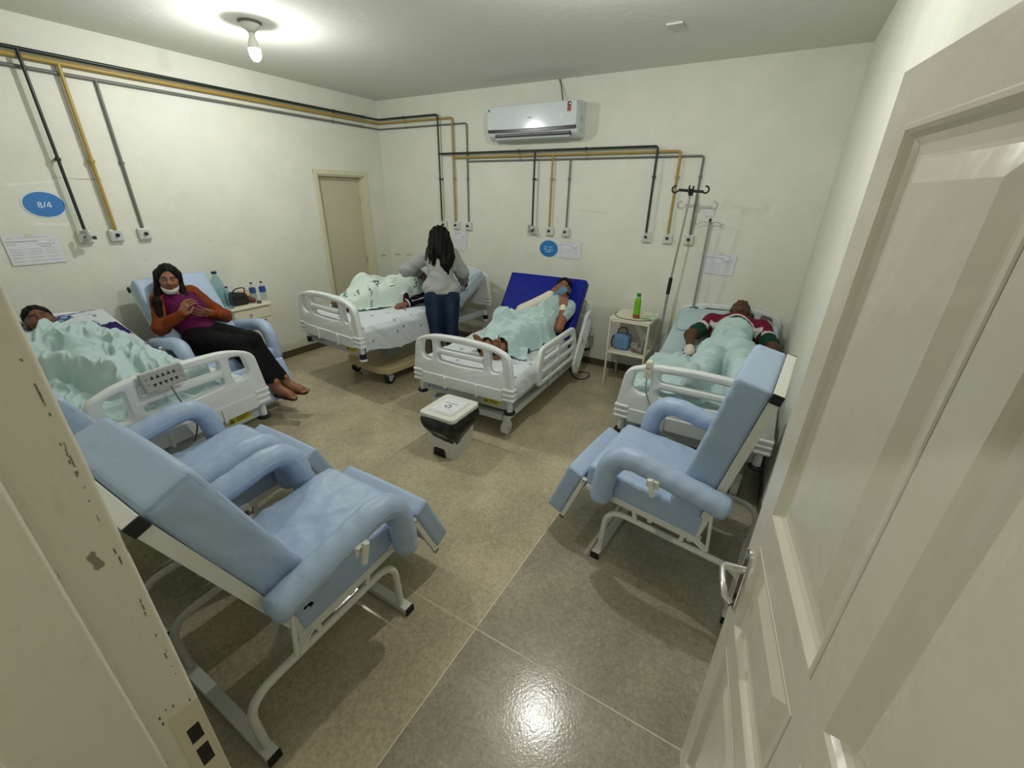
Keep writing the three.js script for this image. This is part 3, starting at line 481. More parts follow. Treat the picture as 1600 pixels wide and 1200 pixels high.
function bed(label, cx, cz, th, lift, o) {
  const b = thing('hospital_bed', label, 'bed', [cx, 0, cz], th, 'hospital beds'), y = 0.375 + lift, deck = y + 0.045;
  board('footboard', b, y, BL, false); board('headboard', b, y + (o.headUp ?? 0.05), -BL + 0.02, true);
  const shell = o.beige ? M.beigePlastic : M.plasticGrey;
  // under-frame with foot beam, bumpers and labels
  const fr = part('bed_frame', mg([bx(-0.43, 0.43, y - 0.1, y - 0.015, BL - 0.075, BL - 0.02, 0.006), bx(-0.45, -0.405, y - 0.06, y, -BL + 0.06, BL - 0.06, 0.006), bx(0.405, 0.45, y - 0.06, y, -BL + 0.06, BL - 0.06, 0.006), bx(-0.43, 0.43, y - 0.08, y - 0.02, -BL + 0.05, -BL + 0.1, 0.006)]), M.plasticGrey, b);
  part('logo_plate', faceUV(-0.4, -0.17, y - 0.08, y - 0.03, BL - 0.0185), logoSticker, fr); part('warning_sticker', faceUV(0.2, 0.36, y - 0.072, y - 0.022, BL - 0.0185), yellowSticker, fr);
  for (const [x, z] of [[-0.45, BL - 0.02], [0.45, BL - 0.02], [-0.45, -BL + 0.06], [0.45, -BL + 0.06]]) {
    const u = part('bumper', mg([cyl(0.026, 0.024, 0.1, 16, [x, y - 0.05, z])]), M.plastic, b);
    if (o.beige) { part('bumper_band', cyl(0.032, 0.032, 0.055, 20, [x, y - 0.085, z]), M.navy, u); part('bumper_cap', cyl(0.038, 0.035, 0.018, 20, [x, y - 0.12, z]), M.plastic, u); }
    else part('bumper_wheel', new THREE.TorusGeometry(0.034, 0.015, 10, 24).rotateX(Math.PI / 2).translate(x, y - 0.11, z), M.rubber, u);
  }
  // deck: flat part and raised back section
  part('deck', bx(-0.43, 0.43, y - 0.01, deck - 0.004, o.hinge, BL - 0.04, 0.006), M.plasticGrey, b);
  const bk = part('back_section', bx(-0.43, 0.43, -0.035, -0.008, -o.backLen, 0, 0.006), M.plasticGrey, b); bk.position.set(0, deck, o.hinge); bk.rotation.x = o.back;
  const bo = o.back; part('back_strut', mg([-0.3, 0.3].map((x) => rod([x, y - 0.03, o.hinge + 0.1], [x, deck + Math.sin(bo) * o.backLen * 0.6 - 0.03, o.hinge - Math.cos(bo) * o.backLen * 0.6], 0.013))), M.plastic, b);
  // lifting columns and base
  if (o.beige) {
    const base = extrude(shape([[-0.36, -0.72, 0.06], [0.36, -0.72, 0.06], [0.36, 0.6, 0.06], [0.24, 0.66, 0.06], [-0.24, 0.66, 0.06], [-0.36, 0.6, 0.06]].map(([x, z, r]) => [x, -z, r])), 0.05, 0.012, 3); base.rotateX(-Math.PI / 2); base.translate(0, 0.14, 0);
    part('base_cover', base, M.beigePlastic, b); part('motor_cover', mg([bx(-0.16, 0.16, 0.18, 0.215, -0.3, 0.3, 0.015)]), M.beigePlastic, b);
    for (const z of [-0.45, 0.3]) part('lift_column', mg([bx(-0.05, 0.05, 0.2, y - 0.02, z - 0.05, z + 0.05, 0.01), bx(-0.075, 0.075, 0.18, 0.36, z - 0.07, z + 0.07, 0.01)]), M.plasticGrey, b);
    for (const [x, z] of [[-0.29, 0.55], [0.29, 0.55], [-0.29, -0.6], [0.29, -0.6]]) caster(b, x, z, M.plasticGrey, M.rubber, 0.052);
  } else {
    part('base_cover', mg([bx(-0.4, -0.33, 0.13, 0.19, -0.88, 0.9, 0.015), bx(0.33, 0.4, 0.13, 0.19, -0.88, 0.9, 0.015), bx(-0.38, 0.38, 0.13, 0.19, 0.83, 0.9, 0.015), bx(-0.38, 0.38, 0.13, 0.19, -0.88, -0.81, 0.015), bx(-0.3, 0.3, 0.15, 0.2, -0.5, 0.5, 0.02)]), M.plastic, b);
    for (const z of [-0.5, 0.5]) part('lift_column', mg([bx(-0.06, 0.06, 0.17, y - 0.02, z - 0.05, z + 0.05, 0.01), bx(-0.36, 0.36, y - 0.07, y - 0.02, z - 0.04, z + 0.04, 0.01)]), M.plasticGrey, b);
    for (const [x, z] of [[-0.37, 0.86], [0.37, 0.86], [-0.37, -0.83], [0.37, -0.83]]) caster(b, x, z, M.plastic, M.plastic);
  }
  if (o.rails) for (const [x, z, yy, len, h, tilt] of o.rails) { const r = part('side_rail', railGeo(len, h), M.plastic, b); r.position.set(x, yy + lift, z); r.rotation.x = tilt; part('rail_arm', mg([bx(-Math.sign(x) * 0.02 - 0.012, -Math.sign(x) * 0.02 + 0.012, -0.1, 0.03, -0.15, -0.1, 0.004), bx(-Math.sign(x) * 0.02 - 0.012, -Math.sign(x) * 0.02 + 0.012, -0.1, 0.03, 0.1, 0.15, 0.004)]), M.plasticGrey, r); }
  return { group: b, cx, cz, th, top: deck + 0.14, deck, hinge: o.hinge, back: o.back, backLen: o.backLen };
}
const bed1 = bed('white hospital bed with its head against the left wall, control panel on footboard', 1.035, 3.828, 1.672, 0.12, { hinge: -0.2, back: 0.4, backLen: 0.72, headUp: 0.02 });
const bed2 = bed('white hospital bed on a beige base beside the standing woman', 1.383, 1.192, -0.088, 0.175, { hinge: -0.28, back: 0.52, backLen: 0.66, beige: true, headUp: 0.05 });
const bed3 = bed('white hospital bed with the raised bare blue mattress in the middle of the ward', 2.842, 1.145, 0.034, 0, { hinge: -0.36, back: 0.92, backLen: 0.74, headUp: 0.04, rails: [[0.5, 0.1, 0.34, 0.95, 0.36, 0], [0.52, -0.62, 0.42, 0.74, 0.2, 0.98], [-0.5, -0.55, 0.3, 0.6, 0.2, 0.4]] });
const bed4 = bed('white hospital bed against the right wall holding the patient in the striped shirt', 4.655, 0.985, 0, 0.05, { hinge: -0.25, back: 0.3, backLen: 0.7, headUp: 0.05 });
// ---------- cloth ----------
function gridGeo(nu, nv, fn) {
  const pos = [], uv = [], idx = [];
  for (let j = 0; j <= nv; j++) for (let i = 0; i <= nu; i++) { const r = fn(i, j); pos.push(r[0], r[1], r[2]); uv.push(r[3], r[4]); }
  for (let j = 0; j < nv; j++) for (let i = 0; i < nu; i++) { const a = j * (nu + 1) + i, b = a + nu + 1; idx.push(a, b, a + 1, b, b + 1, a + 1); }
  const g = new THREE.BufferGeometry(); g.setAttribute('position', new THREE.Float32BufferAttribute(pos, 3)); g.setAttribute('uv', new THREE.Float32BufferAttribute(uv, 2)); g.setIndex(idx); g.computeVertexNormals(); return g;
}
// mattress (or the sheet fitted round it) swept along the bed deck; returns it in bed coordinates
function mattressGeo(b, hw, thick, zFoot, headLen, grow = 0, bumpy = 0, s = 1) {
  const path = [], y0 = b.deck, R = 0.1, flat = b.hinge + R * Math.tan(b.back / 2);
  for (let z = zFoot + grow; z > flat; z -= 0.05) path.push([z, y0, 0]);
  const N = 8, t0 = R * Math.tan(b.back / 2); for (let k = 0; k <= N; k++) { const a = b.back * k / N; path.push([b.hinge + t0 - R * Math.sin(a), y0 + R * (1 - Math.cos(a)), a]); }
  const L = headLen + grow - t0; for (let k = 1; k <= 16; k++) { const q = L * k / 16 + t0; path.push([b.hinge - q * Math.cos(b.back), y0 + q * Math.sin(b.back), b.back]); }
  const ring = [], rr = 0.03, w = hw + grow, seg = 5;
  const side = [[w, 0, -1], [w, thick + grow, 0], [-w, thick + grow, 1], [-w, 0, 2]];
  for (const [cx, cy, q] of side) { const ox = cx - Math.sign(cx) * rr, oy = cy > 0.01 ? cy - rr : cy + rr; for (let k = 0; k <= seg; k++) { const a = Math.PI / 2 * (q + k / seg); ring.push([ox + rr * Math.cos(a), oy + rr * Math.sin(a)]); } if (q === 0) for (let k = 1; k < 14; k++) ring.push([lerp(w - rr, -w + rr, k / 14), thick + grow]); }
  ring.push(ring[0]);
  const P = [], cap = 0.025, nP = path.length; const rows = []; let acc = 0;
  path.forEach(([z, y, a], i) => { if (i) acc += Math.hypot(z - path[i - 1][0], y - path[i - 1][1]); const e = i === 0 || i === nP - 1; rows.push([z, y, a, 1, acc]); if (e) rows[i === 0 ? 'unshift' : 'push']([z, y, a, 0.93, acc]); });
  return gridGeo(ring.length - 1, rows.length - 1, (i, j) => {
    const [z, y, a, k, l] = rows[j], [x, h] = ring[i], hh = thick / 2 + (h - thick / 2) * k, xx = x * (k < 1 ? 0.985 : 1), up = h > thick * 0.7 ? bumpy * (fbm(xx * 7 + s * 9, l * 7, s, 3) - 0.35) : 0, out = bumpy * 0.6 * (fbm(l * 9, h * 9 + s, s + 4, 3) - 0.5) * (h > thick * 0.7 ? 0 : Math.sign(xx));
    return [xx + out, y + (hh + up) * Math.cos(a), z + (hh + up) * Math.sin(a), xx + (Math.abs(x) >= w - 0.002 ? Math.sign(x) * (thick - h) : 0), l];
  });
}
const capEnds = (g) => g;
const topOf = (b) => (z) => (z > b.hinge ? b.top : b.top + (b.hinge - z) * Math.tan(b.back) * 0.98);
// a cloth that settles on whatever lies on the bed: u across, v along; hangs down beyond +-hw and beyond zEnd
function drape(o) {
  const nu = o.nu ?? 70, nv = o.nv ?? 90, h = [], hw = o.hw ?? 0.455;
  const U = (i, j) => lerp(o.u0 + (o.jag ? o.jag(0, j / nv) : 0), o.u1 + (o.jag ? o.jag(1, j / nv) : 0), i / nu), Vv = (i, j) => lerp(o.v0 + (o.lip ? o.lip(i / nu) : 0), o.v1, j / nv);
  for (let j = 0; j <= nv; j++) for (let i = 0; i <= nu; i++) {
    const x = clamp(U(i, j), -hw, hw), z = Math.min(Vv(i, j), o.zEnd ?? 9), base = o.base(z, x) + 0.004; let y = base;
    if (o.sdf) { let t = 1.75; for (let k = 0; k < 80 && t > base; k++) { const d = o.sdf(x, t, z) - (o.gap ?? 0.014); if (d < 0.001) break; t -= Math.max(d * 0.8, 0.0015); } y = Math.max(base, t); }
    h.push(y);
  }
  let a = h.slice();
  const W1 = nu + 1;
  for (let it = 0; it < (o.iter ?? 14); it++) { const b = a.slice(); for (let j = 1; j < nv; j++) for (let i = 1; i < nu; i++) { const k = j * W1 + i; b[k] = Math.max(h[k], (a[k - 1] + a[k + 1] + a[k - W1] + a[k + W1]) / 4); } a = b; }
  const s = o.seed ?? 1, ca = Math.cos(o.angle ?? 0.4), sa = Math.sin(o.angle ?? 0.4);
  const ridge = (f, e) => Math.pow(clamp(1 - Math.abs(f - 0.5) * 5, 0, 1), e);
  const wr = (x, z) => {
    const w1 = fbm(x * 5 + 40, z * 5, s + 21, 2) - 0.5, w2 = fbm(x * 5, z * 5 + 60, s + 22, 2) - 0.5, X = x + 0.16 * w1, Z = z + 0.16 * w2, p = X * ca + Z * sa, q = -X * sa + Z * ca;
    return (o.amp ?? 0.03) * (0.75 * ridge(fbm(p * (o.fx ?? 9) + 20, q * (o.fz ?? 2.6) + 7, s, 2), 1.3) + 0.32 * ridge(fbm(p * 17 + 5, q * 6 + 9, s + 7, 2), 1.6) + 0.5 * (fbm(X * 5 + 3, Z * 6 + 31, s + 11, 3) - 0.45));
  };
  const out = gridGeo(nu, nv, (i, j) => {
    const u = U(i, j), v = Vv(i, j), zE = o.zEnd ?? 9; let x = clamp(u, -hw, hw), z = Math.min(v, zE), y = a[j * W1 + i] + Math.max(-0.002, wr(u, v));
    const over = Math.abs(u) - hw, ov = v - zE;
    if (over > 0) { const k = Math.min(over / 0.05, 1); x += Math.sign(u) * (0.012 + 0.045 * k * (0.25 + fbm(v * 8 + over * 5, over * 2, s + 3, 3)) * Math.min(1, over * 8 + 0.4)); y -= over * (1 - 0.15 * k); }
    if (ov > 0) { z += 0.012 + 0.02 * fbm(u * 9, ov * 3, s + 5, 2); y -= ov; }
    return [x, y, z, u, v];
  });
  const P = out.attributes.position, T = out.attributes.uv, dist = (a, b) => Math.hypot(P.getX(a) - P.getX(b), P.getY(a) - P.getY(b), P.getZ(a) - P.getZ(b)), col = new Float32Array(W1);
  for (let j = 0; j <= nv; j++) { let l = 0; for (let i = 0; i <= nu; i++) { const k = j * W1 + i; if (i) l += dist(k, k - 1); if (j) col[i] += dist(k, k - W1); T.setXY(k, l, col[i]); } }
  return out;
}
const clothMat = (color, o = {}) => std(color, 0.9, { bumpMap: repeated(weave, 3), bumpScale: 0.0006, ...o });
// printed hospital sheets: small crosses and word-like marks in blue
const printMap = (bg, ink, n, kind) => canvasTex(512, 512, (c, w, h) => {
  c.fillStyle = bg; c.fillRect(0, 0, w, h); seed = 900 + n;
  for (let i = 0; i < n; i++) {
    c.save(); c.translate(rnd() * w, rnd() * h); c.rotate(rnd() * 6.3); c.fillStyle = ink; c.strokeStyle = ink; c.lineWidth = 4; c.lineCap = 'round';
    if (kind === 'leaf') { c.scale(1.7, 1.7); c.lineWidth = 3; c.beginPath(); c.moveTo(-26, 0); c.quadraticCurveTo(0, -8, 26, 2); c.stroke(); for (const [x, r] of [[-14, 0.7], [-2, -0.8], [10, 0.8], [18, -0.6]]) { c.save(); c.translate(x, -2); c.rotate(r); c.beginPath(); c.ellipse(9, 0, 10, 3.6, 0, 0, 7); c.fill(); c.restore(); } }
    else { c.beginPath(); c.moveTo(-10, -8); c.lineTo(10, 8); c.moveTo(-9, 9); c.lineTo(9, -9); c.stroke(); c.beginPath(); c.arc(0, -12, 4, 0, 7); c.fill(); c.globalAlpha = 0.55; for (let k = 0; k < 4; k++) c.fillRect(14 + k * 7, 8, 5, 4); }
    c.restore();
  }
}, 1 / 0.62, 1 / 0.62);
const C = {
  white: clothMat('#ffffff', { map: printMap('#ccd4d6', '#1d2c5e', 9) }), pale: clothMat('#ffffff', { map: printMap('#b9c9d4', '#1c3a63', 6) }),
  cream: clothMat('#d2d3c6'), teal: clothMat('#b7cecd'), tealSheet: clothMat('#b2c7cb'), leaf: clothMat('#ffffff', { map: printMap('#ccdad0', '#22463f', 9, 'leaf') }),
};
// ---------- bodies: signed distances meshed with surface nets ----------
const smin = (a, b, k) => { const h = Math.max(k - Math.abs(a - b), 0) / k; return Math.min(a, b) - h * h * k * 0.25; };
// list of tapered capsules [ax,ay,az,ra, bx,by,bz,rb, squash?]
function capsDist(list, k = 0.035) {
  const L = list.map((c) => { const [ax, ay, az, ra, bx_, by, bz, rb] = c, dx = bx_ - ax, dy = by - ay, dz = bz - az; return [ax, ay, az, ra, dx, dy, dz, rb - ra, dx * dx + dy * dy + dz * dz || 1e-9]; });
  return (x, y, z) => {
    let d = 9;
    for (const c of L) { const px = x - c[0], py = y - c[1], pz = z - c[2], t = clamp((px * c[4] + py * c[5] + pz * c[6]) / c[8], 0, 1), qx = px - c[4] * t, qy = py - c[5] * t, qz = pz - c[6] * t; const e = Math.sqrt(qx * qx + qy * qy + qz * qz) - (c[3] + c[7] * t); d = e < d + k ? smin(d, e, k) : d; }
    return d;
  };
}
const ell = (cx, cy, cz, rx, ry, rz) => (x, y, z) => { const a = (x - cx) / rx, b = (y - cy) / ry, c = (z - cz) / rz, k0 = Math.hypot(a, b, c), k1 = Math.hypot(a / rx, b / ry, c / rz); return k1 < 1e-9 ? -Math.min(rx, ry, rz) : k0 * (k0 - 1) / k1; };
function boundsOf(list, pad) { const lo = [9, 9, 9], hi = [-9, -9, -9]; for (const c of list) for (const o of [0, 4]) for (let k = 0; k < 3; k++) { lo[k] = Math.min(lo[k], c[o + k] - c[o + 3] - pad); hi[k] = Math.max(hi[k], c[o + k] + c[o + 3] + pad); } return [lo, hi]; }
function net(f, lo, hi, cell, color) {
  const n = [0, 1, 2].map((k) => Math.ceil((hi[k] - lo[k]) / cell) + 2), [nx, ny, nz] = n, F = new Float32Array(nx * ny * nz);
  for (let k = 0, i = 0; k < nz; k++) for (let j = 0; j < ny; j++) for (let q = 0; q < nx; q++, i++) F[i] = f(lo[0] + q * cell, lo[1] + j * cell, lo[2] + k * cell);
  const id = new Int32Array(nx * ny * nz).fill(-1), pos = [], nor = [], idx = [], col = [], sx = 1, sy = nx, sz = nx * ny;
  const corners = [0, sx, sy, sx + sy, sz, sx + sz, sy + sz, sx + sy + sz], edges = [[0, 1], [2, 3], [4, 5], [6, 7], [0, 2], [1, 3], [4, 6], [5, 7], [0, 4], [1, 5], [2, 6], [3, 7]];
  const off = corners.map((_, i) => [i & 1, (i >> 1) & 1, (i >> 2) & 1]);
  for (let k = 0; k < nz - 1; k++) for (let j = 0; j < ny - 1; j++) for (let q = 0; q < nx - 1; q++) {
    const b = q + j * sy + k * sz; let m = 0; for (let c = 0; c < 8; c++) if (F[b + corners[c]] < 0) m |= 1 << c;
    if (m === 0 || m === 255) continue;
    let x = 0, y = 0, z = 0, w = 0;
    for (const [a, c] of edges) { const fa = F[b + corners[a]], fc = F[b + corners[c]]; if ((fa < 0) === (fc < 0)) continue; const t = fa / (fa - fc); x += lerp(off[a][0], off[c][0], t); y += lerp(off[a][1], off[c][1], t); z += lerp(off[a][2], off[c][2], t); w++; }
    const X = lo[0] + (q + x / w) * cell, Y = lo[1] + (j + y / w) * cell, Z = lo[2] + (k + z / w) * cell, e = cell * 0.5;
    id[b] = pos.length / 3; pos.push(X, Y, Z);
    let gx = f(X + e, Y, Z) - f(X - e, Y, Z), gy = f(X, Y + e, Z) - f(X, Y - e, Z), gz = f(X, Y, Z + e) - f(X, Y, Z - e); const l = Math.hypot(gx, gy, gz) || 1; nor.push(gx / l, gy / l, gz / l);
    const cc = color ? color(X, Y, Z) : [1, 1, 1]; col.push(cc[0], cc[1], cc[2]);
  }
  const quad = (a, b, c, d, flip) => { if (a < 0 || b < 0 || c < 0 || d < 0) return; flip ? idx.push(a, c, b, a, d, c) : idx.push(a, b, c, a, c, d); };
  for (let k = 1; k < nz - 1; k++) for (let j = 1; j < ny - 1; j++) for (let q = 1; q < nx - 1; q++) {
    const b = q + j * sy + k * sz, s = F[b] < 0;
    if (s !== (F[b + sx] < 0)) quad(id[b - sy - sz], id[b - sz], id[b], id[b - sy], !s);
    if (s !== (F[b + sy] < 0)) quad(id[b - sx - sz], id[b - sx], id[b], id[b - sz], !s);
    if (s !== (F[b + sz] < 0)) quad(id[b - sx - sy], id[b - sy], id[b], id[b - sx], !s);
  }
  const g = new THREE.BufferGeometry(); g.setAttribute('position', new THREE.Float32BufferAttribute(pos, 3)); g.setAttribute('normal', new THREE.Float32BufferAttribute(nor, 3)); g.setAttribute('color', new THREE.Float32BufferAttribute(col, 3)); g.setAttribute('uv', new THREE.Float32BufferAttribute(new Float32Array(pos.length / 3 * 2), 2)); g.setIndex(idx); return boxUV(g);
}
const frame = (p, z, y) => { const Z = V(...z).normalize(), X = new THREE.Vector3().crossVectors(V(...y), Z).normalize(), Y = new THREE.Vector3().crossVectors(Z, X); const m = new THREE.Matrix4().makeBasis(X, Y, Z); m.setPosition(...p); return m; };
// head in its own frame: +z looks ahead, +y up, centre between the ears
function headGeo(o = {}) {
  const skull = ell(0, 0.03, -0.014, 0.074, 0.088, 0.094), face = ell(0, -0.035, 0.02, 0.061, 0.083, 0.07), chin = ell(0, -0.098, 0.052, 0.027, 0.022, 0.024), jaw = ell(0, -0.07, 0.01, 0.056, 0.036, 0.055);
  const cheekL = ell(-0.034, -0.028, 0.066, 0.024, 0.024, 0.02), cheekR = ell(0.034, -0.028, 0.066, 0.024, 0.024, 0.02), brow = capsDist([[-0.034, 0.026, 0.075, 0.011, 0.034, 0.026, 0.075, 0.011], [0, 0.012, 0.086, 0.009, 0, -0.026, 0.103, 0.0125]], 0.014), wings = capsDist([[-0.013, -0.03, 0.093, 0.0085, 0.013, -0.03, 0.093, 0.0085]], 0.01);
  const lips = capsDist([[-0.02, -0.057, 0.081, 0.006, 0, -0.054, 0.089, 0.0075], [0.02, -0.057, 0.081, 0.006, 0, -0.054, 0.089, 0.0075], [-0.016, -0.067, 0.08, 0.007, 0.016, -0.067, 0.08, 0.007]], 0.006), eyeL = ell(-0.031, 0.006, 0.093, 0.018, 0.011, 0.014), eyeR = ell(0.031, 0.006, 0.093, 0.018, 0.011, 0.014), lidL = ell(-0.031, 0.004, 0.072, 0.014, 0.011, 0.013), lidR = ell(0.031, 0.004, 0.072, 0.014, 0.011, 0.013);
  const earL = ell(-0.077, -0.004, -0.012, 0.011, 0.031, 0.019), earR = ell(0.077, -0.004, -0.012, 0.011, 0.031, 0.019), neck = capsDist([[0, -0.08, -0.03, 0.056, 0, -0.17, -0.05, 0.058]]);
  const f = (x, y, z) => {
    let d = smin(skull(x, y, z), face(x, y, z), 0.03); d = smin(d, jaw(x, y, z), 0.02); d = smin(d, chin(x, y, z), 0.025); d = smin(d, Math.min(cheekL(x, y, z), cheekR(x, y, z)), 0.025); d = smin(d, brow(x, y, z), 0.014);
    d = -smin(-d, Math.min(eyeL(x, y, z), eyeR(x, y, z)), 0.012); d = smin(d, Math.min(lidL(x, y, z), lidR(x, y, z)), 0.005); d = smin(d, wings(x, y, z), 0.008); d = smin(d, lips(x, y, z), 0.006);
    d = smin(d, Math.min(earL(x, y, z), earR(x, y, z)), 0.008); if (!o.noNeck) d = smin(d, neck(x, y, z), 0.03); return d;
  };
  const g = net(f, [-0.1, o.noNeck ? -0.13 : -0.2, -0.13], [0.1, 0.13, 0.13], 0.0042, (x, y, z) => lips(x, y, z) < 0.0015 && z > 0.07 ? [0.78, 0.5, 0.5] : y > 0.018 && y < 0.034 && Math.abs(x) > 0.012 && Math.abs(x) < 0.05 && z > 0.06 && Math.abs(y - 0.028 + Math.abs(Math.abs(x) - 0.03) * 0.2) < 0.0042 ? [0.12, 0.1, 0.1] : [1, 1, 1]);
  if (o.scale) g.scale(o.scale, o.scale, o.scale);
  return g;
}
// hand in its own frame: wrist at the origin, fingers along +y, palm faces +z, thumb towards s*x
function handGeo(s, curl = [0.5, 0.5, 0.5, 0.5], thumb = 0.5, scale = 1, spread = 0.08) {
  const caps = []; const palm = [[-0.026 * s, 0.02, 0, 0.018, -0.03 * s, 0.082, 0, 0.0125], [0.0, 0.015, 0, 0.02, 0.002 * s, 0.088, 0, 0.013], [0.024 * s, 0.02, 0.002, 0.018, 0.03 * s, 0.084, 0, 0.0125], [0, -0.03, 0, 0.024, 0, 0.02, 0, 0.02]];
  caps.push(...palm);
  const len = [[0.034, 0.022, 0.018], [0.042, 0.027, 0.021], [0.046, 0.03, 0.022], [0.041, 0.026, 0.021]], bx0 = [-0.035, -0.012, 0.011, 0.033];
  const fingers = [];
  for (let k = 0; k < 4; k++) { let x = bx0[k] * s, y = 0.086 - (k === 0 ? 0.01 : 0), z = 0, a = 0.12; const sp = (k - 1.5) * spread * s; let r = k === 0 ? 0.0078 : 0.0092; const ch = []; for (let q = 0; q < 3; q++) { a += curl[k] * (q === 0 ? 0.8 : 1); const l = len[k][q], nx = x + Math.sin(sp) * l * Math.cos(a), ny = y + Math.cos(a) * l, nz = z + Math.sin(a) * l; ch.push([x, y, z, r, nx, ny, nz, r - 0.0009]); x = nx; y = ny; z = nz; r -= 0.0009; } fingers.push(capsDist(ch, 0.006)); caps.push(...ch); }
  { const t = thumb, a0 = [0.028 * s, 0.012, 0.006], a1 = [(0.05 + 0.006 * (1 - t)) * s, 0.042, 0.012 + 0.014 * t], a2 = [(0.062 - 0.03 * t) * s, 0.07, 0.016 + 0.03 * t], a3 = [(0.064 - 0.05 * t) * s, 0.094, 0.018 + 0.036 * t]; const ch = [[...a0, 0.015, ...a1, 0.0118], [...a1, 0.0115, ...a2, 0.01], [...a2, 0.01, ...a3, 0.0088]]; fingers.push(capsDist(ch, 0.006)); caps.push(...ch); }
  const p = capsDist(palm, 0.02), f = (x, y, z) => { let d = p(x, y, z), e = 9; for (const q of fingers) e = Math.min(e, q(x, y, z)); return smin(d, e, 0.008); };
  const [lo, hi] = boundsOf(caps, 0.006); const g = net(f, lo, hi, 0.0038); if (scale !== 1) g.scale(scale, scale, scale); return g;
}
// foot: heel at the origin, toes along +z, sole at y = 0
function footGeo(s) {
  const caps = [[0, 0.035, 0.0, 0.033, 0, 0.034, 0.07, 0.03], [0, 0.07, 0.012, 0.034, 0, 0.036, 0.12, 0.026], [0.014 * s, 0.022, 0.15, 0.021, -0.006 * s, 0.03, 0.06, 0.03], [-0.018 * s, 0.02, 0.14, 0.018, 0, 0.03, 0.05, 0.028], [0, 0.12, 0.0, 0.036, 0, 0.07, 0.005, 0.036]];
  const toes = [[0.026, 0.19, 0.0135], [0.007, 0.192, 0.0095], [-0.009, 0.185, 0.009], [-0.023, 0.176, 0.0085], [-0.035, 0.164, 0.008]].map(([x, z, r]) => [x * s, 0.016, 0.145, r, x * s, 0.013, z, r]);
  const f1 = capsDist(caps, 0.03), ft = toes.map((t) => capsDist([t])), f = (x, y, z) => { let d = f1(x, y, z), e = 9; for (const q of ft) e = Math.min(e, q(x, y, z)); return smin(d, e, 0.006); };
  const [lo, hi] = boundsOf([...caps, ...toes], 0.01); return net(f, lo, hi, 0.006);
}
const skinMat = (c) => std(c, 0.55, { vertexColors: true, bumpMap: repeated(rough, 12), bumpScale: 0.0006 });
const hairMat = matt('#050404', 0.62, { bumpMap: repeated(dataTex(128, (u, v) => vnoise(u * 64, v * 2, 8, 64)), 3, 1.2), bumpScale: 0.0015 });
const dye = (c, r = 0.85, o = {}) => matt(c, r, { bumpMap: repeated(weave, 3), bumpScale: 0.0009, ...o });
function person(label, pos, turn, skin, caps, o) {
  const p = thing('person', label, 'person', pos, turn), body = [], f = capsDist(caps, 0.04), [lo, hi] = boundsOf(caps, 0.02);
  body.push(net(f, lo, hi, o.cell ?? 0.013));
  if (o.head) { const h = headGeo(o.head); h.applyMatrix4(frame(o.head.at, o.head.look, o.head.up)); body.push(h); }
  for (const [s, at, dir, palm, curl, thumb, spread] of o.hands ?? []) { const h = handGeo(s, curl, thumb, 0.97, spread); const Y = V(...dir).normalize(), Z0 = V(...palm), X = new THREE.Vector3().crossVectors(Y, Z0).normalize(), Z = new THREE.Vector3().crossVectors(X, Y); const m = new THREE.Matrix4().makeBasis(X, Y, Z); m.setPosition(...at); h.applyMatrix4(m); body.push(h); }
  for (const [s, at, dir, up] of o.feet ?? []) { const h = footGeo(s); h.applyMatrix4(frame(at, dir, up)); body.push(h); }
  part('body', mg(body), skinMat(skin), p);
  return { group: p, sdf: f };
}
// clothing follows some of the limbs a little outside the skin; cut() is negative where cloth is kept
function garment(name, p, caps, mat, o = {}) {
  const f0 = o.bulge ? ((g) => (x, y, z) => g(x, y, z) - o.bulge(x, y, z))(capsDist(caps, o.k ?? 0.045)) : capsDist(caps, o.k ?? 0.045), amp = o.fold ?? 0.005, f = (x, y, z) => { let d = f0(x, y, z) - (o.off ?? 0.012) - amp * (Math.sin(x * 34 + 3 * Math.sin(y * 19)) * Math.sin(y * 27 + 2 * Math.sin(z * 23 + x * 9)) + 0.6 * Math.sin(z * 41 + y * 13)); if (o.cut) d = Math.max(d, o.cut(x, y, z)); return d; };
  const [lo, hi] = boundsOf(caps, 0.045); return part(name, net(f, lo, hi, o.cell ?? 0.0115, o.color), mat, p.group);
}
// hair over the skull in head coordinates, open at the face
function hairCap(o = {}) {
  const sk = ell(0, 0.034, -0.02, 0.083, 0.096, 0.101), open = ell(0, -0.03, 0.1, 0.066, (o.line ?? 0.06) + 0.045, 0.085), ex = o.extra ? capsDist(o.extra, 0.03) : null, line = o.line ?? 0.06;
  const f = (x, y, z) => {
    let d = sk(x, y, z) - 0.0018 * Math.sin(x * 170 + y * 30);
    d = Math.max(d, -open(x, y, z));
    if (!o.long) d = Math.max(d, (z > -0.02 ? 0.034 : lerp(0.034, -0.05, Math.min(1, (-0.02 - z) / 0.04))) - y);
    return ex ? smin(d, Math.max(ex(x, y, z), -open(x, y, z)), 0.02) : d;
  };
  let lo = [-0.1, -0.12, -0.14], hi = [0.1, 0.15, 0.11]; if (o.extra) { const [a, b] = boundsOf(o.extra, 0.02); lo = lo.map((q, k) => Math.min(q, a[k])); hi = hi.map((q, k) => Math.max(q, b[k])); }
  return net(f, lo, hi, 0.006);
}
const placed = (g, h) => g.applyMatrix4(frame(h.at, h.look, h.up));
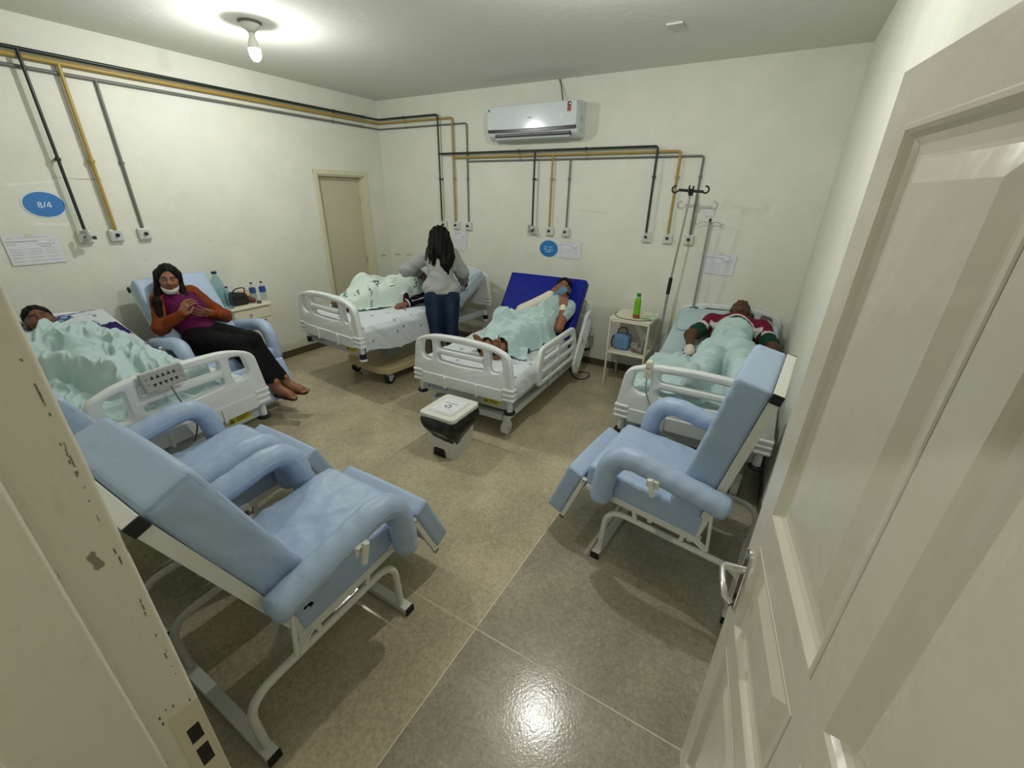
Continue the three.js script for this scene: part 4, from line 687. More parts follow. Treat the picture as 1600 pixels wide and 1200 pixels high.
// ---------- bedding and people ----------
const onBed = (o, b) => { o.position.set(b.cx, 0, b.cz); o.rotation.y = b.th; return o; };
const bedding = (name, b, geo, mat, label, cat, group) => onBed(solo(name, geo, mat, label, cat, group), b);
function pillowGeo(w, d, h) {
  const g = new RoundedBoxGeometry(w, h, d, 8, h * 0.48), p = g.attributes.position;
  for (let i = 0; i < p.count; i++) { const x = p.getX(i) / (w / 2), z = p.getZ(i) / (d / 2), k = (1 - 0.75 * Math.pow(Math.abs(x), 3)) * (1 - 0.75 * Math.pow(Math.abs(z), 3)); p.setY(i, p.getY(i) * (0.35 + 0.65 * k) + 0.008 * (fbm(x * 2 + 4, z * 2, 5, 3) - 0.5)); }
  g.computeVertexNormals(); return boxUV(g);
}
function pillow(b, x, y, z, tilt, turn, w, d, h, mat, label) { const m = bedding('pillow', b, pillowGeo(w, d, h).applyMatrix4(M4([x, y, z], [tilt, turn, 0])), mat, label, 'pillow'); return m; }

// --- bed 3: bare blue mattress, white sheet, patient with a bandaged arm
bedding('mattress', bed3, mattressGeo(bed3, 0.455, 0.135, 0.92, 0.74), M.blueMattress, 'bare royal blue vinyl mattress with the head end raised', 'mattress');
bedding('bed_sheet', bed3, drape({ u0: -0.66, u1: 0.66, v0: -0.24, v1: 0.99, zEnd: 0.925, nu: 60, nv: 60, base: () => bed3.top, iter: 0, amp: 0.012, seed: 33, angle: 0.9, lip: (t) => 0.05 * Math.sin(t * 9) }), C.white, 'white printed sheet tucked under the patient with the bandaged arm', 'sheet');
{
  const legs = [[0.1, 0.67, 0.0, 0.09, 0.02, 0.77, 0.3, 0.062], [0.02, 0.77, 0.3, 0.06, 0.0, 0.63, 0.62, 0.04], [0.24, 0.67, 0.0, 0.09, 0.2, 0.74, 0.3, 0.062], [0.2, 0.74, 0.3, 0.06, 0.13, 0.63, 0.62, 0.04]];
  const torso = [[0.17, 0.68, -0.04, 0.115, 0.22, 0.79, -0.31, 0.115], [0.1, 0.86, -0.42, 0.055, 0.38, 0.85, -0.41, 0.055], [0.22, 0.79, -0.31, 0.11, 0.24, 0.87, -0.42, 0.085]];
  const rArm = [[0.09, 0.86, -0.42, 0.05, -0.05, 0.78, -0.25, 0.043], [-0.05, 0.78, -0.25, 0.042, 0.17, 0.935, -0.43, 0.028]], lArm = [[0.39, 0.85, -0.41, 0.048, 0.385, 0.69, -0.17, 0.04], [0.385, 0.69, -0.17, 0.039, 0.36, 0.875, -0.32, 0.027]];
  const head = { at: [0.25, 1.0, -0.56], look: [0.3, 0.45, 0.8], up: [0.05, 0.85, -0.5], scale: 1 };
  const D = person('patient in the middle bed with a bandaged arm, hiding the face behind a phone', [bed3.cx, 0, bed3.cz], bed3.th, '#8a5a3e', [...torso, ...rArm, ...lArm, ...legs, [0.245, 0.9, -0.45, 0.05, 0.25, 0.95, -0.52, 0.05]], { head, hands: [[-1, [0.17, 0.935, -0.43], [0.5, 0.72, -0.3], [0.2, 0.3, -0.9], [0.5, 0.5, 0.5, 0.5], 0.4], [1, [0.36, 0.875, -0.32], [-0.18, 0.85, -0.42], [-0.45, -0.3, -0.85], [0.45, 0.4, 0.35, 0.3], 0.6, 0.18]], feet: [[-1, [-0.005, 0.585, 0.665], [-0.2, 0.95, 0.12], [0.05, 0.12, -1]], [1, [0.13, 0.585, 0.665], [0.2, 0.93, 0.15], [0, 0.12, -1]]] });
  part('hair', placed(hairCap({ line: 0.062 }), head), hairMat, D.group);
  garment('gown', D, [...torso, [0.09, 0.86, -0.42, 0.05, 0.05, 0.84, -0.38, 0.05], [0.39, 0.85, -0.41, 0.05, 0.385, 0.78, -0.3, 0.05]], dye('#a3bcbc'), { off: 0.014 });
  garment('bandage', D, [[-0.06, 0.785, -0.24, 0.055, 0.165, 0.94, -0.42, 0.045], [0.05, 0.835, -0.37, 0.05, -0.06, 0.785, -0.25, 0.054]], dye('#d8d3c2', 0.95), { off: 0.008, fold: 0.0015, cell: 0.006, bulge: (x, y, z) => 0.0035 * Math.abs(Math.sin((x * 0.66 + y * 0.5 - z * 0.55) * 70)) });
  garment('wristband', D, [[0.362, 0.845, -0.298, 0.031, 0.36, 0.872, -0.318, 0.029]], dye('#e2dcc0', 0.6), { off: 0.003, fold: 0, cell: 0.005 });
  const ph = solo('mobile_phone', mg([new RoundedBoxGeometry(0.076, 0.158, 0.011, 3, 0.005)]), std('#2a6f94', 0.35), 'phone in a blue case held in front of the patient’s face', 'phone'); ph.geometry.applyMatrix4(frame([0.275, 0.985, -0.425], [0.35, 0.35, 0.85], [0.62, 0.72, -0.3])); onBed(ph, bed3);
  bedding('blanket', bed3, drape({ u0: -0.3, u1: 0.37, v0: -0.13, v1: 0.57, nu: 96, nv: 110, base: () => bed3.top + 0.012, sdf: capsDist([...torso.slice(0, 1), ...legs], 0.04), gap: 0.03, iter: 8, amp: 0.085, seed: 12, fx: 8, fz: 2.4, angle: 0.9, jag: (e, t) => e ? 0.05 * Math.sin(t * 7) : 0.12 * Math.exp(-(((t - 1) / 0.4) ** 2)) + 0.03 * Math.sin(t * 9), lip: (t) => 0.06 * Math.sin(t * 5) }), C.teal, 'crumpled pale teal blanket over the patient with the bandaged arm', 'blanket', 'teal hospital blankets');
}

// --- bed 4: patient in the striped shirt
bedding('bed_sheet', bed4, mattressGeo(bed4, 0.455, 0.13, 0.92, 0.68, 0.008, 0.012, 4), C.tealSheet, 'pale teal fitted sheet on the rightmost bed', 'sheet');
pillow(bed4, -0.14, bed4.top + 0.185, -0.76, 0.32, 0.12, 0.6, 0.4, 0.13, C.tealSheet, 'pale teal pillow under the head of the patient in the striped shirt');
{
  const torso = [[0.1, 0.72, 0.0, 0.12, 0.1, 0.73, -0.25, 0.135], [0.1, 0.73, -0.25, 0.135, 0.1, 0.82, -0.52, 0.13], [-0.09, 0.83, -0.59, 0.075, 0.29, 0.83, -0.59, 0.075]];
  const legs = [[0.0, 0.73, 0.02, 0.1, -0.02, 0.72, 0.42, 0.07], [-0.02, 0.72, 0.42, 0.07, -0.03, 0.68, 0.82, 0.05], [0.2, 0.73, 0.02, 0.1, 0.24, 0.72, 0.42, 0.07], [0.24, 0.72, 0.42, 0.07, 0.25, 0.68, 0.82, 0.05], [-0.03, 0.7, 0.84, 0.04, -0.05, 0.8, 0.86, 0.035], [0.25, 0.7, 0.84, 0.04, 0.28, 0.8, 0.86, 0.035]];
  const rArm = [[-0.12, 0.81, -0.57, 0.062, -0.24, 0.75, -0.32, 0.052], [-0.24, 0.75, -0.32, 0.05, -0.2, 0.7, -0.1, 0.03]], lArm = [[0.32, 0.81, -0.57, 0.062, 0.42, 0.74, -0.33, 0.052], [0.42, 0.74, -0.33, 0.05, 0.44, 0.69, -0.08, 0.032]];
  const head = { at: [0.1, 0.93, -0.8], look: [0.03, 0.93, 0.2], up: [0, 0.3, -0.95], scale: 1.03 };
  const E = person('patient lying in the rightmost bed in a maroon, white and green striped shirt', [bed4.cx, 0, bed4.cz], bed4.th, '#54341f', [...torso, ...legs, ...rArm, ...lArm, [0.1, 0.85, -0.62, 0.065, 0.1, 0.89, -0.74, 0.06]], { head, hands: [[-1, [-0.2, 0.7, -0.1], [0.15, -0.15, 1], [0, -1, -0.1], [0.3, 0.3, 0.3, 0.3], 0.5], [1, [0.44, 0.69, -0.08], [0.02, -0.15, 1], [0, -1, -0.1], [0.35, 0.35, 0.35, 0.35], 0.5]] });
  part('hair', placed(hairCap({ line: 0.07 }), head), hairMat, E.group);
  const red = [0.16, 0.012, 0.035], wht = [0.62, 0.6, 0.57], grn = [0.01, 0.05, 0.028];
  const col = (x, y, z) => { const s = x < 0.1 ? rArm[0] : lArm[0], t = ((x - s[0]) * (s[4] - s[0]) + (y - s[1]) * (s[5] - s[1]) + (z - s[2]) * (s[6] - s[2])) / ((s[4] - s[0]) ** 2 + (s[5] - s[1]) ** 2 + (s[6] - s[2]) ** 2), onArm = x < -0.115 || x > 0.315; if (onArm) return t < 0.34 ? red : t < 0.48 ? wht : grn; return z < -0.5 ? red : z < -0.465 ? wht : z < -0.44 ? grn : red; };
  garment('shirt', E, [...torso, [-0.12, 0.81, -0.57, 0.066, -0.2, 0.77, -0.4, 0.06], [0.32, 0.81, -0.57, 0.066, 0.39, 0.763, -0.4, 0.06]], dye('#ffffff', 0.85, { vertexColors: true }), { off: 0.012, color: col, cell: 0.009, cut: (x, y, z) => -0.64 - z + 2 * Math.max(0, Math.abs(x - 0.1) - 0.12) * -1 });
  garment('hand_dressing', E, [[-0.197, 0.695, -0.07, 0.04, -0.19, 0.69, -0.02, 0.042]], dye('#d9c9bd', 0.9), { off: 0.004, fold: 0.001, cell: 0.006 });
  bedding('blanket', bed4, drape({ u0: -0.5, u1: 0.44, v0: -0.34, v1: 1.0, zEnd: 0.93, nu: 110, nv: 160, base: (z) => topOf(bed4)(z) + 0.012, sdf: capsDist([...torso.slice(0, 2), ...legs], 0.05), gap: 0.018, iter: 6, amp: 0.06, seed: 22, fx: 7, fz: 2.2, angle: 1.25, lip: (t) => 0.34 * smooth(0.42, 0.22, t) + 0.2 * smooth(0.8, 0.97, t) }), C.teal, 'pale teal blanket pulled up over the patient in the striped shirt', 'blanket', 'teal hospital blankets');
}

// --- bed 1: patient up to the chin in a blanket
bedding('bed_sheet', bed1, mattressGeo(bed1, 0.455, 0.13, 0.92, 0.74, 0.008, 0.02, 6), C.white, 'white printed sheet on the leftmost bed', 'sheet');
pillow(bed1, 0.16, bed1.top + 0.2, -0.74, 0.42, 0, 0.6, 0.34, 0.12, clothMat('#ffffff', { map: canvasTex(256, 256, (c, w, h) => { c.fillStyle = '#7d93b8'; c.fillRect(0, 0, w, h); c.strokeStyle = '#152a5e'; c.lineWidth = 13; for (let i = 0; i < 3; i++) for (let j = 0; j < 3; j++) { c.beginPath(); c.ellipse(i * 85 + 42, j * 85 + 42, 36, 36, 0, 0, 7); c.stroke(); c.fillStyle = '#c4cdda'; c.fillRect(i * 85 + 82, j * 85, 6, 20); } }, 5, 5) }), 'blue patterned pillow under the patient in the leftmost bed');
{
  const torso = [[0.03, 0.76, -0.02, 0.1, 0.03, 0.81, -0.36, 0.105], [-0.12, 0.87, -0.54, 0.055, 0.18, 0.87, -0.54, 0.055], [0.03, 0.81, -0.36, 0.1, 0.03, 0.87, -0.52, 0.08]];
  const legs = [[-0.06, 0.76, 0.02, 0.085, -0.08, 0.76, 0.42, 0.06], [-0.08, 0.76, 0.42, 0.06, -0.07, 0.73, 0.8, 0.042], [0.12, 0.76, 0.02, 0.085, 0.14, 0.77, 0.42, 0.06], [0.14, 0.77, 0.42, 0.06, 0.13, 0.73, 0.8, 0.042], [-0.07, 0.73, 0.82, 0.04, -0.1, 0.8, 0.84, 0.03], [0.13, 0.73, 0.82, 0.04, 0.17, 0.8, 0.84, 0.03]];
  const arms = [[0.2, 0.86, -0.52, 0.046, 0.27, 0.76, -0.22, 0.04], [0.27, 0.76, -0.22, 0.038, 0.16, 0.84, -0.04, 0.028], [-0.14, 0.86, -0.52, 0.046, -0.22, 0.76, -0.22, 0.04], [-0.22, 0.76, -0.22, 0.038, -0.1, 0.84, -0.02, 0.028]];
  const head = { at: [0.02, 0.985, -0.69], look: [-0.22, 0.5, 0.84], up: [0, 0.86, -0.5] };
  const F = person('patient in the leftmost bed with only the face out of the blanket', [bed1.cx, 0, bed1.cz], bed1.th, '#6e4732', [...torso, ...legs, ...arms, [0.03, 0.87, -0.54, 0.055, 0.02, 0.93, -0.64, 0.052]], { head, hands: [[1, [0.16, 0.84, -0.04], [-1, 0, 0.3], [0, -1, 0], [0.3, 0.3, 0.3, 0.3], 0.4], [-1, [-0.1, 0.84, -0.02], [1, 0, 0.3], [0, -1, 0], [0.3, 0.3, 0.3, 0.3], 0.4]] });
  part('hair', placed(hairCap({ line: 0.058 }), head), hairMat, F.group);
  garment('shirt', F, [...torso, arms[0], arms[2]], dye('#4d1c20'), { off: 0.01 });
  bedding('blanket', bed1, drape({ u0: -0.5, u1: 0.38, v0: -0.56, v1: 1.0, zEnd: 0.92, nu: 110, nv: 160, base: (z) => topOf(bed1)(z) + 0.02, sdf: capsDist([...torso, ...legs, ...arms], 0.05), gap: 0.03, iter: 8, amp: 0.06, seed: 5, fx: 7, fz: 2, angle: 0.35, lip: (t) => 0.03 * Math.sin(t * 6) + 0.1 * smooth(0.75, 1, t), jag: (e, t) => (e ? -0.06 * t + 0.03 * Math.sin(t * 11) : 0.05 * Math.sin(t * 8)) }), C.teal, 'pale teal blanket pulled up to the chin of the leftmost patient', 'blanket', 'teal hospital blankets');
  bedding('folded_cloth', bed1, drape({ u0: 0.28, u1: 0.4, v0: -0.56, v1: -0.36, nu: 16, nv: 20, base: (z) => topOf(bed1)(z) + 0.062, iter: 0, amp: 0.03, seed: 8 }), dye('#2b1f56'), 'small dark purple cloth on the leftmost blanket', 'cloth');
}

// --- bed 2: patient in a dark jacket under a leaf-print blanket
bedding('bed_sheet', bed2, mattressGeo(bed2, 0.455, 0.13, 0.92, 0.7, 0.008, 0.012, 9), C.pale, 'pale printed fitted sheet on the bed beside the standing woman', 'sheet');
bedding('draw_sheet', bed2, drape({ u0: -0.5, u1: 0.78, v0: -0.22, v1: 0.955, zEnd: 0.928, nu: 80, nv: 80, base: () => bed2.top + 0.008, iter: 0, amp: 0.012, seed: 44, angle: 0.5, jag: (e, t) => (e ? -0.08 * smooth(0.5, 0, t) - 0.06 * smooth(0.75, 1, t) + 0.015 * Math.sin(t * 13) : 0) }), C.white, 'white printed sheet hanging over the side of the beige-based bed', 'sheet');
{
  const torso = [[-0.08, 0.84, 0.05, 0.115, -0.01, 0.95, -0.3, 0.12], [-0.14, 1.02, -0.42, 0.06, 0.17, 1.02, -0.42, 0.06], [0, 0.95, -0.3, 0.12, 0, 1.01, -0.42, 0.09]];
  const legs = [[-0.15, 0.84, 0.06, 0.085, -0.27, 0.96, 0.34, 0.062], [-0.27, 0.96, 0.34, 0.06, -0.26, 0.79, 0.62, 0.042], [0.0, 0.83, 0.06, 0.085, -0.13, 0.89, 0.36, 0.062], [-0.13, 0.89, 0.36, 0.06, -0.16, 0.785, 0.64, 0.042], [-0.26, 0.78, 0.64, 0.04, -0.27, 0.84, 0.72, 0.03], [-0.16, 0.78, 0.66, 0.04, -0.16, 0.84, 0.73, 0.03]];
  const lArm = [[0.18, 1.01, -0.41, 0.055, 0.28, 0.85, -0.12, 0.045], [0.28, 0.85, -0.12, 0.043, 0.21, 0.79, 0.18, 0.028]], rArm = [[-0.16, 1.01, -0.41, 0.05, -0.27, 0.86, -0.15, 0.043], [-0.27, 0.86, -0.15, 0.04, -0.15, 0.93, 0.05, 0.028]];
  const head = { at: [0, 1.14, -0.55], look: [0.1, 0.55, 0.8], up: [0, 0.8, -0.55] };
  const Cc = person('patient in a dark jacket lying in the bed beside the standing woman', [bed2.cx, 0, bed2.cz], bed2.th, '#7d523c', [...torso, ...legs, ...lArm, ...rArm, [0, 1.03, -0.44, 0.05, 0, 1.08, -0.5, 0.05]], { head, hands: [[1, [0.21, 0.79, 0.18], [-0.25, -0.05, 1], [-0.2, -1, 0], [0.7, 0.7, 0.75, 0.7], 0.7], [-1, [-0.15, 0.93, 0.05], [0.8, 0.1, 0.5], [0, -1, 0.2], [0.4, 0.4, 0.4, 0.4], 0.4]] });
  part('hair', placed(hairCap({ line: 0.06 }), head), hairMat, Cc.group);
  garment('jacket', Cc, [...torso, ...lArm, ...rArm], dye('#101014'), { off: 0.018, cut: (x, y, z) => Math.max(z - 0.17, y - 1.09) });
  part('sleeve_stripe', mg([tube([[0.245, 1.03, -0.36], [0.305, 0.93, -0.22], [0.335, 0.87, -0.1], [0.3, 0.842, 0.02], [0.262, 0.825, 0.13]], 0.007, 30, 6), tube([[0.19, 0.832, 0.155], [0.225, 0.838, 0.165], [0.26, 0.805, 0.165], [0.25, 0.77, 0.155]], 0.007, 16, 6)]), dye('#d8d8d4'), Cc.group);
  garment('trousers', Cc, legs.slice(0, 4), dye('#5b2622'), { off: 0.014 });
  bedding('blanket', bed2, drape({ u0: -0.48, u1: 0.1, v0: -0.4, v1: 0.72, nu: 90, nv: 130, base: (z) => topOf(bed2)(z) + 0.02, sdf: capsDist([...torso, ...legs, ...rArm], 0.05), gap: 0.03, iter: 7, amp: 0.06, seed: 15, fx: 7, fz: 2.4, angle: 0.7, jag: (e, t) => (e ? lerp(0.12, -0.12, t) + 0.012 * Math.sin(t * 12) : 0) }), C.leaf, 'mint blanket with dark leaf print over the patient in the dark jacket', 'blanket');
}

// --- woman standing with her back to the door; local +z ahead, +x her left
{
  const torso = [[0, 0.93, -0.01, 0.12, 0, 1.08, 0.03, 0.105], [0, 1.08, 0.03, 0.105, 0, 1.24, 0.1, 0.11], [-0.115, 1.31, 0.14, 0.05, 0.115, 1.31, 0.14, 0.05], [0, 1.22, 0.09, 0.11, 0, 1.32, 0.13, 0.08], [-0.06, 0.92, -0.03, 0.1, 0.06, 0.92, -0.03, 0.1]];
  const arms = [[0.13, 1.305, 0.14, 0.047, 0.36, 1.15, 0.17, 0.036], [0.36, 1.15, 0.17, 0.036, 0.26, 1.1, 0.36, 0.026], [-0.13, 1.305, 0.14, 0.047, -0.225, 1.12, 0.13, 0.036], [-0.225, 1.12, 0.13, 0.036, -0.25, 1.0, 0.33, 0.026]];
  const legs = [[0.085, 0.88, -0.02, 0.095, 0.085, 0.48, 0.02, 0.06], [0.085, 0.48, 0.02, 0.058, 0.09, 0.09, -0.02, 0.04], [-0.085, 0.88, -0.02, 0.095, -0.085, 0.48, 0.02, 0.06], [-0.085, 0.48, 0.02, 0.058, -0.09, 0.09, -0.02, 0.04]];
  const head = { at: [-0.01, 1.47, 0.25], look: [0, -0.72, 0.7], up: [0, 0.7, 0.72], noNeck: true, scale: 0.97 };
  const B = person('standing woman seen from behind in grey sweatshirt and jeans, bending over a bed', [1.97, 0, 1.24], Math.atan2(-0.63, -0.77), '#6b4330', [...torso, ...arms, ...legs, [0, 1.36, 0.15, 0.052, 0, 1.44, 0.21, 0.05]], { head, hands: [[1, [0.26, 1.1, 0.36], [-0.6, -0.45, 0.7], [0, -0.8, -0.5], [0.5, 0.5, 0.5, 0.5], 0.6], [-1, [-0.25, 1.0, 0.33], [0.1, -0.5, 0.85], [0.3, -0.8, -0.5], [0.4, 0.4, 0.4, 0.4], 0.5]], feet: [[1, [0.09, 0.0, -0.05], [0.1, 0, 1], [0, 1, 0]], [-1, [-0.09, 0.0, -0.05], [-0.1, 0, 1], [0, 1, 0]]] });
  garment('sweatshirt', B, [...torso.slice(0, 4), ...arms.map((a, i) => { const c = a.slice(); c[3] += 0.006; c[7] += i % 2 ? 0.014 : 0.012; return c; }), [-0.1, 0.985, 0.0, 0.085, 0.1, 0.985, 0.0, 0.085]], dye('#9b9d99', 0.95), { off: 0.018, fold: 0.006, cell: 0.0105, cut: (x, y, z) => Math.max(0.945 - y, y - 1.44, Math.hypot(x, z - 0.18) < 0.07 ? y - 1.37 : -1) });
  garment('jeans', B, [...legs, torso[4]], dye('#ffffff', 0.9, { bumpScale: 0.0015, vertexColors: true }), { off: 0.01, fold: 0.003, color: (x, y, z) => { const f = 0.5 * Math.exp(-(((y - 0.82) / 0.09) ** 2) - (((Math.abs(x) - 0.08) / 0.05) ** 2)) + 0.35 * Math.exp(-(((y - 0.6) / 0.2) ** 2) - (((Math.abs(x) - 0.085) / 0.035) ** 2)) + 0.25 * (fbm(x * 40, y * 14, 3, 3) - 0.5); return [lerp(0.010, 0.05, f), lerp(0.022, 0.085, f), lerp(0.05, 0.15, f)]; }, cut: (x, y, z) => Math.max(y - 0.975, 0.07 - y) });
  part('hair', net((() => { const f = capsDist([[-0.005, 1.487, 0.24, 0.11, -0.01, 1.44, 0.15, 0.085], [-0.01, 1.44, 0.15, 0.085, -0.025, 1.34, 0.0, 0.055], [-0.025, 1.34, 0.0, 0.055, -0.055, 1.24, -0.055, 0.045], [-0.055, 1.24, -0.055, 0.045, -0.075, 1.15, -0.065, 0.012], [-0.07, 1.44, 0.16, 0.065, -0.11, 1.31, -0.01, 0.045], [-0.11, 1.31, -0.01, 0.045, -0.1, 1.22, -0.055, 0.02], [0.06, 1.44, 0.15, 0.06, 0.085, 1.33, 0.0, 0.035], [0.085, 1.33, 0.0, 0.035, 0.07, 1.26, -0.04, 0.014], [0.065, 1.3, -0.02, 0.02, 0.06, 1.2, -0.05, 0.006]], 0.03); return (x, y, z) => f(x, y, z) - 0.004 * Math.sin(x * 150 + y * 12); })(), [-0.17, 1.1, -0.14], [0.17, 1.64, 0.36], 0.007), hairMat, B.group);
  part('hair_strand', tube([[0.09, 1.44, 0.13], [0.13, 1.37, 0.06], [0.145, 1.27, 0.01]], 0.007, 16, 6), hairMat, B.group); part('hair_strand', tube([[0.06, 1.42, 0.08], [0.1, 1.32, -0.01], [0.105, 1.24, -0.03]], 0.008, 16, 6), hairMat, B.group);
  for (const s of [-1, 1]) { const g = net(capsDist([[s * 0.09, 0.035, -0.05, 0.04, s * 0.1, 0.032, 0.1, 0.042], [s * 0.1, 0.03, 0.1, 0.042, s * 0.105, 0.026, 0.16, 0.032], [s * 0.09, 0.07, -0.04, 0.046, s * 0.095, 0.05, 0.03, 0.045]], 0.03), [s * 0.09 - 0.12, -0.002, -0.12], [s * 0.09 + 0.12, 0.14, 0.22], 0.008); part('shoe', g, std('#1b1b1d', 0.6), B.group); }
}

// --- woman in the recliner by the left wall; local +z ahead, +x her left
{
  const torso = [[-0.02, 0.66, -0.06, 0.125, -0.05, 0.82, -0.17, 0.12], [-0.05, 0.82, -0.17, 0.12, -0.07, 0.95, -0.26, 0.11], [-0.17, 1.01, -0.29, 0.05, 0.04, 1.025, -0.29, 0.05], [-0.12, 0.93, -0.17, 0.065, 0.0, 0.935, -0.17, 0.065], [-0.1, 0.65, -0.05, 0.105, 0.08, 0.65, -0.05, 0.105]];
  const arms = [[-0.2, 1.0, -0.29, 0.048, -0.28, 0.8, -0.2, 0.039], [-0.28, 0.8, -0.2, 0.038, -0.165, 0.92, -0.035, 0.026], [0.07, 1.015, -0.29, 0.048, 0.235, 0.79, -0.2, 0.039], [0.235, 0.79, -0.2, 0.038, 0.05, 0.88, -0.02, 0.026]];
  const legs = [[0.09, 0.66, 0.02, 0.105, 0.12, 0.68, 0.4, 0.07], [0.12, 0.68, 0.38, 0.066, 0.18, 0.345, 0.67, 0.038], [-0.1, 0.66, 0.02, 0.105, -0.02, 0.68, 0.42, 0.07], [-0.02, 0.68, 0.42, 0.066, 0.08, 0.345, 0.69, 0.038]];
  const head = { at: [-0.1, 1.185, -0.25], look: [-0.4, 0.0, 0.92], up: [0.1, 1, 0.02], scale: 0.98 };
  const A = person('seated woman with long dark hair, magenta top, rust sleeves and black leggings', [0.71, 0, 2.95], Math.PI / 2, '#8a5c43', [...torso, ...arms, ...legs, [-0.075, 1.03, -0.29, 0.052, -0.09, 1.1, -0.265, 0.048]], { head, hands: [[-1, [-0.165, 0.92, -0.035], [0.45, 0.85, 0.2], [0.85, -0.35, -0.3], [0.35, 0.4, 0.5, 0.55], 0.25, 0.14], [1, [0.05, 0.88, -0.02], [-0.85, 0.35, 0.3], [0.1, 0.4, -0.9], [0.25, 0.3, 0.3, 0.35], 0.2, 0.1]], feet: [[1, [0.185, 0.25, 0.665], [0.45, -0.1, 0.85], [0, 1, 0.1]], [-1, [0.085, 0.25, 0.685], [0.3, -0.1, 0.9], [0, 1, 0.1]]] });
  garment('top', A, torso.slice(0, 4), dye('#5a1442'), { off: 0.02, fold: 0.004, cut: (x, y, z) => Math.max(y - 1.055, 0.62 - y) });
  garment('cardigan', A, [...arms, [-0.18, 1.01, -0.3, 0.054, -0.13, 1.02, -0.31, 0.054], [0.05, 1.025, -0.3, 0.054, -0.01, 1.03, -0.31, 0.054], [-0.15, 0.85, -0.27, 0.06, -0.16, 0.98, -0.31, 0.06], [0.1, 0.84, -0.27, 0.06, 0.05, 0.98, -0.31, 0.06]], dye('#7a3a18'), { off: 0.014, fold: 0.005 });
  garment('leggings', A, [...legs, torso[4], torso[0]], dye('#0b0b0d'), { off: 0.014, fold: 0.003, cut: (x, y, z) => Math.max(0.375 - y, y - 0.8 - Math.max(0, z) * 0.6) });
  const hg = hairCap({ line: 0.068, long: true, extra: [[-0.068, 0.04, -0.03, 0.034, -0.08, -0.1, -0.005, 0.03], [-0.08, -0.1, -0.005, 0.03, -0.105, -0.19, 0.05, 0.034], [-0.105, -0.19, 0.05, 0.034, -0.1, -0.36, 0.12, 0.028], [0.068, 0.04, -0.03, 0.03, 0.075, -0.08, -0.015, 0.025], [0.075, -0.08, -0.015, 0.025, 0.1, -0.17, 0.03, 0.028], [0.1, -0.17, 0.03, 0.028, 0.11, -0.25, 0.06, 0.02], [0, 0.0, -0.08, 0.06, 0, -0.16, -0.09, 0.05]] });
  part('hair', placed(hg, head), hairMat, A.group);
  const chinA = ell(0, -0.085, 0.04, 0.05, 0.04, 0.052), chinB = ell(0, -0.06, 0.015, 0.062, 0.052, 0.062), mk = net((x, y, z) => Math.max(smin(chinA(x, y, z), chinB(x, y, z), 0.02) - 0.002, y + 0.084 - 0.42 * Math.abs(x), -0.135 - y, 0.0 - z), [-0.08, -0.15, -0.02], [0.08, -0.03, 0.12], 0.004); part('face_mask', placed(mk, head), dye('#d9d9d2', 0.9), A.group);
  for (const s of [-1, 1]) part('mask_strap', placed(tube([[s * 0.056, -0.066, 0.02], [s * 0.07, -0.04, 0.0], [s * 0.078, -0.015, -0.012]], 0.0018, 12, 5), head), dye('#d9d9d2', 0.9), A.group);
  for (const s of [-1, 1]) { const e = part('eye', placed(new THREE.SphereGeometry(0.0115, 16, 12).translate(s * 0.0305, 0.003, 0.0728), head), std('#8f877e', 0.3), A.group); part('iris', placed(new THREE.SphereGeometry(0.0075, 12, 10).translate(s * 0.0305, 0.003, 0.0792), head), std('#0c0705', 0.2), e); }
  for (const [s, at, dir] of [[1, [0.185, 0.25, 0.665], [0.45, -0.1, 0.85]], [-1, [0.085, 0.25, 0.685], [0.3, -0.1, 0.9]]]) { const sh = extrude(shape([[-0.03, -0.03, 0.03], [0.03, -0.03, 0.03], [0.042, 0.1, 0.05], [0.03, 0.2, 0.04], [-0.035, 0.185, 0.04], [-0.04, 0.09, 0.05]].map(([x, z, r]) => [x * s, z, r])), 0.012, 0.003, 2); sh.rotateX(Math.PI / 2); sh.translate(0, 0.002, 0); sh.applyMatrix4(frame(at, dir, [0, 1, 0.1])); const sd = part('sandal', sh, std('#2c221c', 0.6), A.group); const st = mg([tube([[-0.04 * s, 0.0, 0.09], [-0.01 * s, 0.045, 0.11], [0.012 * s, 0.012, 0.155]], 0.006, 16, 6), tube([[0.042 * s, 0.0, 0.09], [0.02 * s, 0.045, 0.11], [0.012 * s, 0.012, 0.155]], 0.006, 16, 6)]); part('strap', st.applyMatrix4(frame(at, dir, [0, 1, 0.1])), std('#3a2a20', 0.6), sd); }
}
// ---------- furniture and small things ----------
{ // bedside cabinet by the left wall, front towards +x
  const n = thing('bedside_cabinet', 'cream metal bedside cabinet with one drawer and a door, by the left wall', 'cabinet', [0.02, 0, 2.38]), m = M.creamSteel, z = 0.2;
  part('body', bx(0, 0.355, 0.12, 0.782, -z, z, 0.006), m, n); part('worktop', bx(-0.005, 0.38, 0.782, 0.805, -z - 0.012, z + 0.012, 0.006), m, n);
  const d = part('drawer', bx(0.355, 0.368, 0.665, 0.772, -z + 0.012, z - 0.012, 0.004), m, n); part('knob', mg([cyl(0.005, 0.005, 0.02, 10, [0.376, 0.72, 0.03], [0, 0, Math.PI / 2]), new THREE.SphereGeometry(0.012, 14, 10).translate(0.39, 0.72, 0.03)]), M.steel, d);
  const o = part('cabinet_door', bx(0.355, 0.368, 0.14, 0.648, -z + 0.012, z - 0.012, 0.004), m, n); part('door_latch', bx(0.368, 0.38, 0.63, 0.645, -0.12, -0.08, 0.003), M.steel, o);
  for (const [x, q] of [[0.03, -z + 0.03], [0.325, -z + 0.03], [0.03, z - 0.03], [0.325, z - 0.03]]) part('leg', bx(x - 0.018, x + 0.018, 0, 0.125, q - 0.018, q + 0.018, 0.004), m, n);
}
